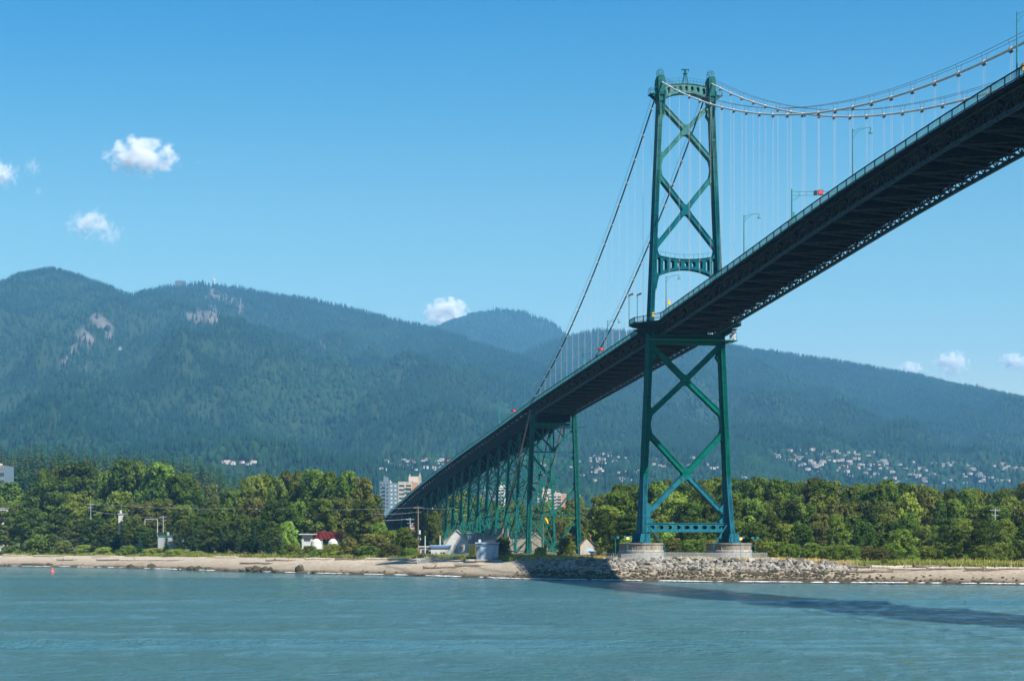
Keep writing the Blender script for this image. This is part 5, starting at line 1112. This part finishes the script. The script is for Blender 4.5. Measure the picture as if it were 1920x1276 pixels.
shed('utility_shed', 893, 934, 1016, 508, M['blue'], M['blue'], 'pale blue metal shed with dark trim between yard and bush', bits=lambda e, W, H: (part('trim', M['blued'], e, lambda b: (b.box(-W * .22, W / 2 - .1, -.32, -.3, H - .62, H - .35), b.bar((W * .42, -.2, H - .6), (W * .2, -.2, .3), .1, .1))), part('side_panel', M['slate'], e, lambda b: b.box(-W / 2 - .02, -W * .3, -.1, .02, 0, H - .35)), door(e, -W * .1, W * .05, 2.1, 'grey'), part('vent', M['white'], e, lambda b: b.box(-W * .4, -W * .28, 1, 2, H, H + .7)), door(e, W * .08, W * .14, 1.9, 'grey', name='hatch')))
shed('site_office', 808, 844, 1021, 560, M['white'], M['blue'], 'white portable site office with blue roof edge in the yard', bits=lambda e, W, H: (part('trim', M['blued'], e, lambda b: b.box(-W / 2 - .2, W / 2 + .2, -.34, -.3, H - .75, H - .32)), door(e, -W * .3, -W * .2, 2.0, 'grey'), part('window', M['glass'], e, lambda b: b.box(0, W * .25, -.05, .05, 1.2, 1.9))))
shed('small_kiosk', 787, 803, 1023, 565, M['grey'], M['white'], 'small grey kiosk with a dark window at the left of the yard', depth=3, bits=lambda e, W, H: (part('window', M['glass'], e, lambda b: b.box(-W * .25, W * .4, -.05, .05, 1.3, 2.5)), part('door', M['yellow'], e, lambda b: b.box(-W * .48, -W * .33, -.05, .05, .1, 2.2))))
shed('yellow_container', 878, 891, 1019, 530, M['yellow'], M['white'], 'bright yellow container beside the pale blue shed', depth=5, over=.1, bits=lambda e, W, H: [part('door_bar', M['grey'], e, lambda b: b.box(W * k - .03, W * k + .03, -.06, .02, .3, H - .5)) for k in (-.2, .0, .2)], cat='container')
shed('white_warehouse', 832, 880, 994, 640, M['white'], M['groof'], 'white gabled warehouse behind the viaduct legs', gable=True, depth=18, eave=.55, bits=lambda e, W, H: door(e, -W * .1, W * .12, 3.5, 'grey'))
shed('dark_container', 877, 905, 998, 610, M['slate'], M['slate'], 'large dark blue container under the viaduct', depth=8, cat='container', bits=lambda e, W, H: [part('rib', M['glass'], e, lambda b: b.box(W * k - .06, W * k + .06, -.1, 0, .3, H - .5)) for k in (-.35, -.1, .15, .38)])
shed('brown_house', 1088, 1115, 1007, 600, M['cream'], M['roof'], 'small house with brown hipped roof right of the cable bent', gable=True, depth=9, eave=.55, cat='house', bits=lambda e, W, H: (part('window', M['glass'], e, lambda b: b.box(W * .1, W * .3, -.05, .05, 1.0, 2.0)), part('chimney', M['brickr'], e, lambda b: b.box(W * .2, W * .28, 3, 4, H * .8, H * 1.15))))
shed('grey_warehouse', 296, 334, 1003, 728, M['grey'], M['lamp'], 'grey warehouse with a green roof edge between two thickets', depth=14, bits=lambda e, W, H: (door(e, W * .1, W * .3, 2.4, 'white'), part('vent', M['groof'], e, lambda b: b.box(-W * .1, 0, 2, 3, H, H + 1.2))))
shed('white_cabin', 566, 586, 1000, 640, M['white'], M['white'], 'small white cabin with overhanging roof left of the red machine', depth=5, over=.9, cat='cabin', bits=lambda e, W, H: part('window', M['glass'], e, lambda b: b.box(-W * .3, W * .3, -.05, .05, H - 2.3, H - 1.4)))
shed('white_house', 222, 244, 962, 800, M['white'], M['groof'], 'white building with two chimneys above the left thicket', depth=6, cat='house', bits=lambda e, W, H: [part('chimney', M['white'], e, lambda b: b.box(W * k - .3, W * k + .3, 1, 2, H, H + 1.3)) for k in (-.35, .4)])
shed('pale_house', -6, 9, 951, 850, M['white'], M['groof'], 'white house showing through trees at the left edge', depth=6, cat='house', bits=lambda e, W, H: part('window', M['glass'], e, lambda b: b.box(0, W * .3, -.05, .05, H - 2.2, H - 1.2)))
shed('flat_canopy_building', 92, 140, 993, 805, M['grey'], M['white'], 'low grey building with white flat canopy behind the left shrubs', depth=8, over=.8, bits=lambda e, W, H: part('window', M['glass'], e, lambda b: b.box(-W * .4, W * .1, -.05, .05, H - 2.3, H - 1.1)))
# gantry (white frame) in the left trees
x, y, z = gp(290, 745); m = MB(); h = ZP(973, 745) - z; m.tube([(1.0, 0, 0), (1.0, 0, h), (-3.5, 0, h)], .13, 6); m.tube([(-3.5, 0, h), (-3.5, 0, h - 2)], .1, 6); o = m.build('goalpost_frame', M['white']); o.location = (x, y, z); tag(o, 'white right-angled pipe frame sticking out of the left thicket', 'pipe frame')
# tanks, red machine, tent, windsock, sign
for i, (p, w_) in enumerate(((593, 22), (624, 20))):
    x, y, z = gp(p, 632); e = empty('storage_tank', (x, y, z)); r = w_ * 632 / FPX / 2; hh = ZP(1010, 632) - z
    part('shell', M['white'], e, lambda b: b.lathe([(r, 0), (r, hh * .6), (r * .85, hh * .85), (r * .4, hh), (0.05, hh * 1.02)], 20)); part('ladder', M['grey'], e, lambda b: b.box(-r * .6, -r * .4, -r * .95, -r * .85, 0, hh * .7)); tag(e, 'white domed storage tank %s' % ('beside the white cabin' if i == 0 else 'below the orange end of the red machine'), 'tank', 'white storage tanks')
x, y, z = gp(621, 645); e = empty('crane_boom', (x, y, z)); hh = ZP(1009, 645) - z
def truss(b):
    for yy in (-.8, .8):
        for z0, z1 in ((hh, hh), (hh + 2.0, hh + 2.0)): b.bar((-4.5, yy, z0), (3.6, yy, z1), .2, .2)
        for k in range(6): b.bar((-4.5 + k * 1.35, yy, hh), (-3.2 + k * 1.35, yy, hh + 2.0), .14, .14); b.bar((-3.2 + k * 1.35, yy, hh), (-4.5 + k * 1.35, yy, hh + 2.0), .14, .14)
    b.prism([(-5.8, hh), (-4.5, hh), (-4.5, hh + 2)], -.85, .85); b.box(-3.5, 2.8, -.7, .7, hh + .3, hh + 1.7)
part('lattice_boom', M['redm'], e, truss); part('boom_head', M['orm'], e, lambda b: b.prism([(3.6, hh + .3), (5.4, hh + 1.9), (5.2, hh + 2.7), (3.6, hh + 2.1)], -.6, .6)); part('support', M['grey'], e, lambda b: (b.box(-3.2, -2.6, -.5, .5, 0, hh), b.box(1.9, 2.5, -.5, .5, 0, hh)))
tag(e, 'dark red lattice machine with orange end above the white tanks', 'machine')
x, y, z = gp(1105, 560); e = empty('canopy_tent', (x, y, z)); part('canopy', M['blue'], e, lambda b: b.add([(-1.8, -1.5, 1.3), (1.8, -1.5, 1.3), (1.8, 1.5, 1.3), (-1.8, 1.5, 1.3), (0, 0, 2.2)], [(0, 1, 4), (1, 2, 4), (2, 3, 4), (3, 0, 4)]))
for sx in (-1.7, 1.7):
    for sy in (-1.4, 1.4): part('leg', M['grey'], e, lambda b: b.tube([(sx, sy, 0), (sx, sy, 1.32)], .04, 5))
tag(e, 'small light blue canopy tent in front of the brown-roofed house', 'tent')
x, y, z = gp(1019, 590); e = empty('windsock', (x, y, z)); hh = ZP(968, 590) - z; part('pole', M['wood'], e, lambda b: b.tube([(0, 0, 0), (0, 0, hh)], .07, 6)); part('sock', M['yellow'], e, lambda b: b.tube([(0, 0, hh - .1), (.5, 0, hh - .5), (1.0, 0, hh - 1.3), (1.25, 0, hh - 2.0)], [.42, .38, .32, .24], 10)); tag(e, 'yellow windsock on a thin pole inside the cable bent', 'windsock')
x, y, z = gp(865, 535); e = empty('sign_board', (x, y, z)); hh = ZP(1020, 535) - z; part('board', M['white'], e, lambda b: b.box(-.9, .9, -.04, .04, hh - 2.0, hh)); part('red_disc', M['red'] if False else mat('sign_red', (.6, .08, .07), .6), e, lambda b: [b.tube([(.42 * math.cos(a), -.07, hh - 1.0 + .42 * math.sin(a)), (.42 * math.cos(a + .45), -.07, hh - 1.0 + .42 * math.sin(a + .45))], .07, 5) for a in np.arange(0, 6.28, .45)] + [b.bar((-.3, -.07, hh - .7), (.3, -.07, hh - 1.3), .1, .1)]); part('post', M['grey'], e, lambda b: b.tube([(0, 0, 0), (0, 0, hh - 2)], .08, 5)); tag(e, 'white board with a red ring left of the yellow container', 'sign')
fence([gp(x, 524) for x in (783, 805, 830, 850, 878)], 1.5, 'grey yard fence in front of the site office', 'yard_fence', 2.0)
m = MB(); a = gp(812, 520); m.box(0, 9.0, -.3, .3, 0, .5); o = m.build('concrete_barrier', M['concrete']); o.location = a; tag(o, 'low pale concrete barrier in front of the yard fence', 'barrier')
# poles and wires
def upole(px_, ytop, D, lab, arm=True, mt='wood', trans=False):
    x, y, z = gp(px_, D); h = ZP(ytop, D) - z; e = empty('utility_pole', (x, y, z)); part('pole', M[mt], e, lambda b: b.tube([(0, 0, -.3), (0, 0, h)], [.2, .13], 8))
    if arm: part('crossarm', M[mt], e, lambda b: (b.bar((-1.3, 0, h - .6), (1.3, 0, h - .6), .15, .15), b.bar((-1.0, 0, h - 1.8), (1.0, 0, h - 1.8), .12, .12), [b.tube([(k, 0, h - .52), (k, 0, h - .25)], .07, 5) for k in (-1.2, -.6, .6, 1.2)]))
    if trans: part('transformer', M['white'], e, lambda b: b.tube([(.4, -.2, h - 8.2), (.4, -.2, h - 7.0)], .35, 10))
    tag(e, lab, 'utility pole', 'utility poles on the left bank'); return (x, y, z + h)
tips = [upole(170, 942, 800, 'utility pole above the left thicket with wires to the right', mt='grey'), upole(306, 966, 750, 'utility pole rising from the green-edged warehouse', mt='grey'), upole(487, 950, 690, 'slim pale utility pole behind the dense thicket', mt='grey'), upole(580, 962, 660, 'utility pole behind the white cabin', mt='grey'), upole(784, 948, 600, 'tall brown utility pole in front of the bridge ramp', trans=True), upole(769, 970, 680, 'short utility pole with crossarm behind the brown one', mt='grey')]
upole(1866, 952, 545, 'grey utility pole half hidden in the right-hand trees', mt='grey'); upole(797, 1004, 560, 'thin white lamp pole left of the site office', arm=False, mt='hanger'); upole(825, 1003, 562, 'thin white pole above the site office roof', arm=False, mt='hanger')
def wire(a, b, sag, lab):
    m = MB(); a, b = Vector(a), Vector(b)
    for k in (-1.0, 1.0):
        m.tube([(0, 0, 0) if False else (a.lerp(b, f) - a) + Vector((0, k * .6, -4 * sag * f * (1 - f))) for f in np.linspace(0, 1, 14)], .035, 4)
    o = m.build('power_line', M['hanger']); o.location = a; tag(o, lab, 'power line', 'power lines on the left bank')
V3 = lambda p, dz_: (p[0], p[1], p[2] + dz_)
wire(V3(tips[0], -.4), V3(tips[2], -.4), .8, 'power line from the leftmost pole to the slim pale pole'); wire(V3(tips[2], -.4), V3(tips[4], -.4), .6, 'power line from the slim pale pole to the brown pole'); wire(V3(tips[4], -.4), gp(850, 560)[:2] + (ZP(952, 560),), .4, 'power line running right from the brown pole under the bridge'); wire(V3(tips[3], -2), V3(tips[5], -.4), .6, 'lower power line from the white cabin to the short pole'); wire(V3(tips[0], -3), V3(tips[1], -1), .5, 'power line from the leftmost pole to the green-edged warehouse')
wire(V3(tips[4], -1.7), gp(690, 610)[:2] + (ZP(962, 610),), .4, 'power line running left from the brown pole')
# buoy
D = 27230 / 48.0; m = MB(); m.lathe([(.05, -.3), (.5, -.1), (.55, .3), (.2, .8), (.08, 1.5)], 12); o = m.build('buoy', mat('buoy_red', (.65, .10, .08), .5)); o.location = (G(98, D), D, 0); tag(o, 'small red buoy floating near the left shore', 'buoy')
# gulls
for i, (p, y, D) in enumerate(((1279, 669, 380), (1440, 567, 340), (175, 603 - 400, 900))[:2]):
    m = MB(); m.tube([(-.28, 0, 0), (-.12, 0, .03), (.1, 0, .05), (.26, 0, .02)], [.01, .07, .08, .01], 6)
    for s in (-1, 1): m.add([(.1, 0, .05), (-.08, 0, .05), (-.05, s * .35, .2), (.08, s * .35, .2), (-.02, s * .75, .1)], [(0, 1, 2, 3), (3, 2, 4)])
    o = m.build('bird', M['black']); o.location = (G(p, D), D, ZP(y, D)); o.rotation_euler = (.2, 0, .7); tag(o, 'dark bird flying %s' % ('between the tower legs' if i == 0 else 'in the sky under the main span'), 'bird')
# mountain-top mast and lodge, valley sheds
def on_slope(hf, inf, p, y):
    s = np.linspace(.03, 1, 900); X, Y, Z = hf(np.full(900, float(p)), s); py = HZ - (Z - CH) * FPX / Y; i = int(np.argmin(py > y)) if (py < y).any() else 899; return float(X[i]), float(Y[i]), float(Z[i])
X, Y, Z = on_slope(hA, iA, 401, 532); e = empty('radio_mast', (X, Y, Z)); part('base_tower', M['white'], e, lambda b: b.lathe([(5, 0), (5, 26), (7, 27), (7, 34), (3, 36)], 10)); part('mast', M['hanger'], e, lambda b: b.tube([(0, 0, 30), (0, 0, 64)], [1.3, .5], 6)); tag(e, 'white radio mast on the mountain summit ridge', 'mast')
X, Y, Z = on_slope(hA, iA, 340, 534); e = empty('mountain_lodge', (X, Y - 30, Z + 12)); part('wall', M['roof'], e, lambda b: b.box(-22, 22, 0, 20, -10, 10)); part('roof', M['slate'], e, lambda b: b.prism([(-25, 10), (25, 10), (18, 17), (-18, 17)], -2, 22)); tag(e, 'dark lodge on the mountain ridge left of the mast', 'lodge')
X, Y, Z = on_slope(hA, iA, 225, 657); e = empty('lift_station', (X, Y, Z)); part('wall', M['grey'], e, lambda b: b.box(-4, 4, 0, 6, 0, 9)); part('roof', M['slate'], e, lambda b: b.prism([(-5, 9), (5, 9), (0, 13)], -1, 7)); tag(e, 'tiny pale lift tower beside the mountain clearing', 'lift tower')

# houses on the slopes
HP = []
for i in range(8):
    rr = random.Random(i); b = MB(); w_, d_, h_ = rr.uniform(8, 12), rr.uniform(7, 10), rr.uniform(4, 7)
    b.box(-w_, w_, -d_, d_, -6, h_, 0); b.box(-w_ * .2, w_ * .7, -d_ - 3, -d_, -6, h_ * .6, 0)
    if i % 3 == 0: b.box(-w_ - .8, w_ + .8, -d_ - .8, d_ + .8, h_, h_ + .8, 1)
    else: b.prism([(-w_ - 1, h_), (w_ + 1, h_), (w_ * .5, h_ + 3.2), (-w_ * .5, h_ + 3.2)], -d_ - 1, d_ + 1, 1)
    for k in range(4): b.box(-w_ * .8 + k * w_ * .42, -w_ * .62 + k * w_ * .42, -d_ - .1, -d_ + .1, h_ * .45, h_ * .8, 2)
    ms = [mat('white_house_wall', (.40, .40, .39), .8) if i % 2 else mat('pale_house_wall', (.42, .35, .30), .8), (M['groof'], M['rroof'], M['groof'], M['roof'])[i % 4] if i % 3 else mat('flat_house_roof', (.38, .38, .37), .9), M['glass']]
    o = b.build('hillside_house', ms); HP.append((o, ('white' if i % 2 else 'cream') + (' flat-roofed' if i % 3 == 0 else (' red-roofed' if ms[1] is M['rroof'] else ' grey-roofed' if ms[1] is M['groof'] else ' brown-roofed'))))
hit = []
def houses(n, reg, place, hf, inf, xr, yr, sc_=1.0):
    k = 0; tries = 0
    while k < n and tries < n * 40:
        tries += 1; p = rnd.uniform(*xr); y = rnd.uniform(*yr)
        if not reg(p, y): continue
        X, Y, Z = min((on_slope(h_, i_, p, y) for h_, i_ in ((hA, iA), (hC, iC)) if 710 < p or h_ is hA), key=lambda q: q[1] + (99999 if abs(HZ - (q[2] - CH) * FPX / q[1] - y) > 6 else 0))
        if abs((HZ - (Z - CH) * FPX / Y) - y) > 6: continue
        o0, ds = rnd.choice(HP); o = o0.copy(); COL.objects.link(o); o.location = (X, Y, Z + 10); q = rnd.uniform(.26, .52) * sc_ * (Y / 4300); o.scale = (q * rnd.uniform(.8, 1.5), q, q * rnd.uniform(.7, 1.0)); o.rotation_euler = (0, 0, J(.6)); o['group'] = 'houses ' + place
        hit.append((o, p, ds + ' house', 'house', place)); k += 1
rg = lambda p, y: 846 < y < 915 and fbm(p / 38 + 2, y / 9, 3) > -.10 - .25 * (abs(p - 1590) < 70 and y < 880) and y > np.interp(p, [1360, 1430, 1560, 1640, 1700, 1800, 1920], [872, 856, 850, 855, 872, 872, 868])
houses(205, rg, 'on the right hillside', hC, iC, (1368, 1925), (850, 915)); houses(44, lambda p, y: fbm(p / 30, y / 10, 2) > -.15, 'on the slope between cable bent and tower', hC, iC, (1085, 1200), (858, 912), .95)
houses(12, lambda p, y: True, 'seen between the tower legs', hC, iC, (1222, 1350), (862, 890), .9)
houses(34, lambda p, y: True, 'on the far slope above the apartment blocks', hA, iA, (712, 850), (870, 893), 1.0); houses(9, lambda p, y: True, 'on the valley floor left of centre', hA, iA, (395, 500), (876, 884), 1.0); houses(10, lambda p, y: True, 'just right of the viaduct girders', hC, iC, (1010, 1075), (872, 905), .7)
for o, d in HP: bpy.data.objects.remove(o)
ordinal_labels(hit)
# ---------------------------------------------------------------- clouds, beyond and above the haze
def cloud_mat(dens, seed, cut):
    m = bpy.data.materials.new('cloud_vapour'); m.use_nodes = True; nt = m.node_tree; nt.nodes.remove(nt.nodes['Principled BSDF']); out = [n for n in nt.nodes if n.type == 'OUTPUT_MATERIAL'][0]
    tc = N(nt, 'ShaderNodeTexCoord'); ln = N(nt, 'ShaderNodeVectorMath', operation='LENGTH'); nt.links.new(tc.outputs['Object'], ln.inputs[0])
    nz = N(nt, 'ShaderNodeTexNoise', Scale=2.3, Detail=6, Roughness=.62, noise_dimensions='4D', W=seed); mp = N(nt, 'ShaderNodeMapping'); mp.inputs['Scale'].default_value = (1.6, 1, 1); nt.links.new(tc.outputs['Object'], mp.inputs[0]); nt.links.new(mp.outputs[0], nz.inputs['Vector'])
    a = N(nt, 'ShaderNodeMath', operation='MULTIPLY_ADD'); a.inputs[1].default_value = 3.2; nt.links.new(nz.outputs[0], a.inputs[0]); 
    b = N(nt, 'ShaderNodeMath', operation='MULTIPLY_ADD'); b.inputs[1].default_value = -1.0; b.inputs[2].default_value = cut - 1.3; nt.links.new(ln.outputs['Value'], b.inputs[0]); nt.links.new(b.outputs[0], a.inputs[2])
    c = N(nt, 'ShaderNodeMath', operation='MULTIPLY', use_clamp=False); c.inputs[1].default_value = dens; cl = N(nt, 'ShaderNodeClamp'); nt.links.new(a.outputs[0], cl.inputs[0]); nt.links.new(cl.outputs[0], c.inputs[0])
    pv = N(nt, 'ShaderNodeVolumePrincipled'); pv.inputs['Color'].default_value = (1, 1, 1, 1); pv.inputs['Anisotropy'].default_value = -0.25; nt.links.new(c.outputs[0], pv.inputs['Density']); nt.links.new(pv.outputs[0], out.inputs['Volume']); return m
import bmesh
def cloud(px_, py_, w_, h_, dens, seed, cut, lab, D=15000):
    me = bpy.data.meshes.new('cloud'); bm = bmesh.new(); bmesh.ops.create_icosphere(bm, subdivisions=3, radius=1.0); bm.to_mesh(me); bm.free()
    o = link('cloud', me, cloud_mat(dens, seed, cut)); o.location = (G(px_, D), D, ZP(py_, D)); o.scale = (w_ * D / FPX / 2, w_ * D / FPX / 3, h_ * D / FPX / 2); tag(o, lab, kind='stuff')
cloud(266, 293, 170, 84, .034, 3.1, .40, 'largest white cumulus cloud at upper left'); cloud(170, 418, 118, 74, .02, 7.7, .28, 'ragged white cloud below the largest one'); cloud(205, 440, 80, 60, .015, 2.2, .25, 'thin veil beside the ragged cloud')
cloud(0, 326, 84, 70, .028, 5.5, .34, 'white cloud cut by the left edge'); cloud(61, 314, 44, 54, .014, 9.1, .28, 'faint wisp beside the edge cloud'); cloud(73, 358, 26, 26, .014, 4.3, .25, 'tiny wisp below the edge cloud'); cloud(372, 305, 20, 16, .01, 1.3, .25, 'tiny wisp right of the largest cloud')
cloud(838, 590, 92, 70, .06, 6.4, .6, 'bright cloud rising behind the mountain saddle'); cloud(1782, 680, 84, 60, .05, 8.8, .42, 'thin slanting wisp above the right slope'); cloud(1706, 690, 56, 32, .06, 2.9, .5, 'small low cloud on the right ridge'); cloud(1900, 676, 66, 34, .06, 12.2, .5, 'small low cloud at the right edge')
# ---------------------------------------------------------------- haze
hz = MB(); hz.box(-9000, 9000, -1500, 14200, -4, 1420)
hm = bpy.data.materials.new('haze_air'); hm.use_nodes = True; nt = hm.node_tree; nt.nodes.remove(nt.nodes['Principled BSDF'])
pv = nt.nodes.new('ShaderNodeVolumePrincipled'); pv.inputs['Color'].default_value = (.24, .60, 1.0, 1); pv.inputs['Density'].default_value = 6.0e-5; pv.inputs['Anisotropy'].default_value = .1
nt.links.new(pv.outputs[0], [n for n in nt.nodes if n.type == 'OUTPUT_MATERIAL'][0].inputs['Volume'])
tag(hz.build('haze', hm), kind='stuff', label='thin blue summer haze')
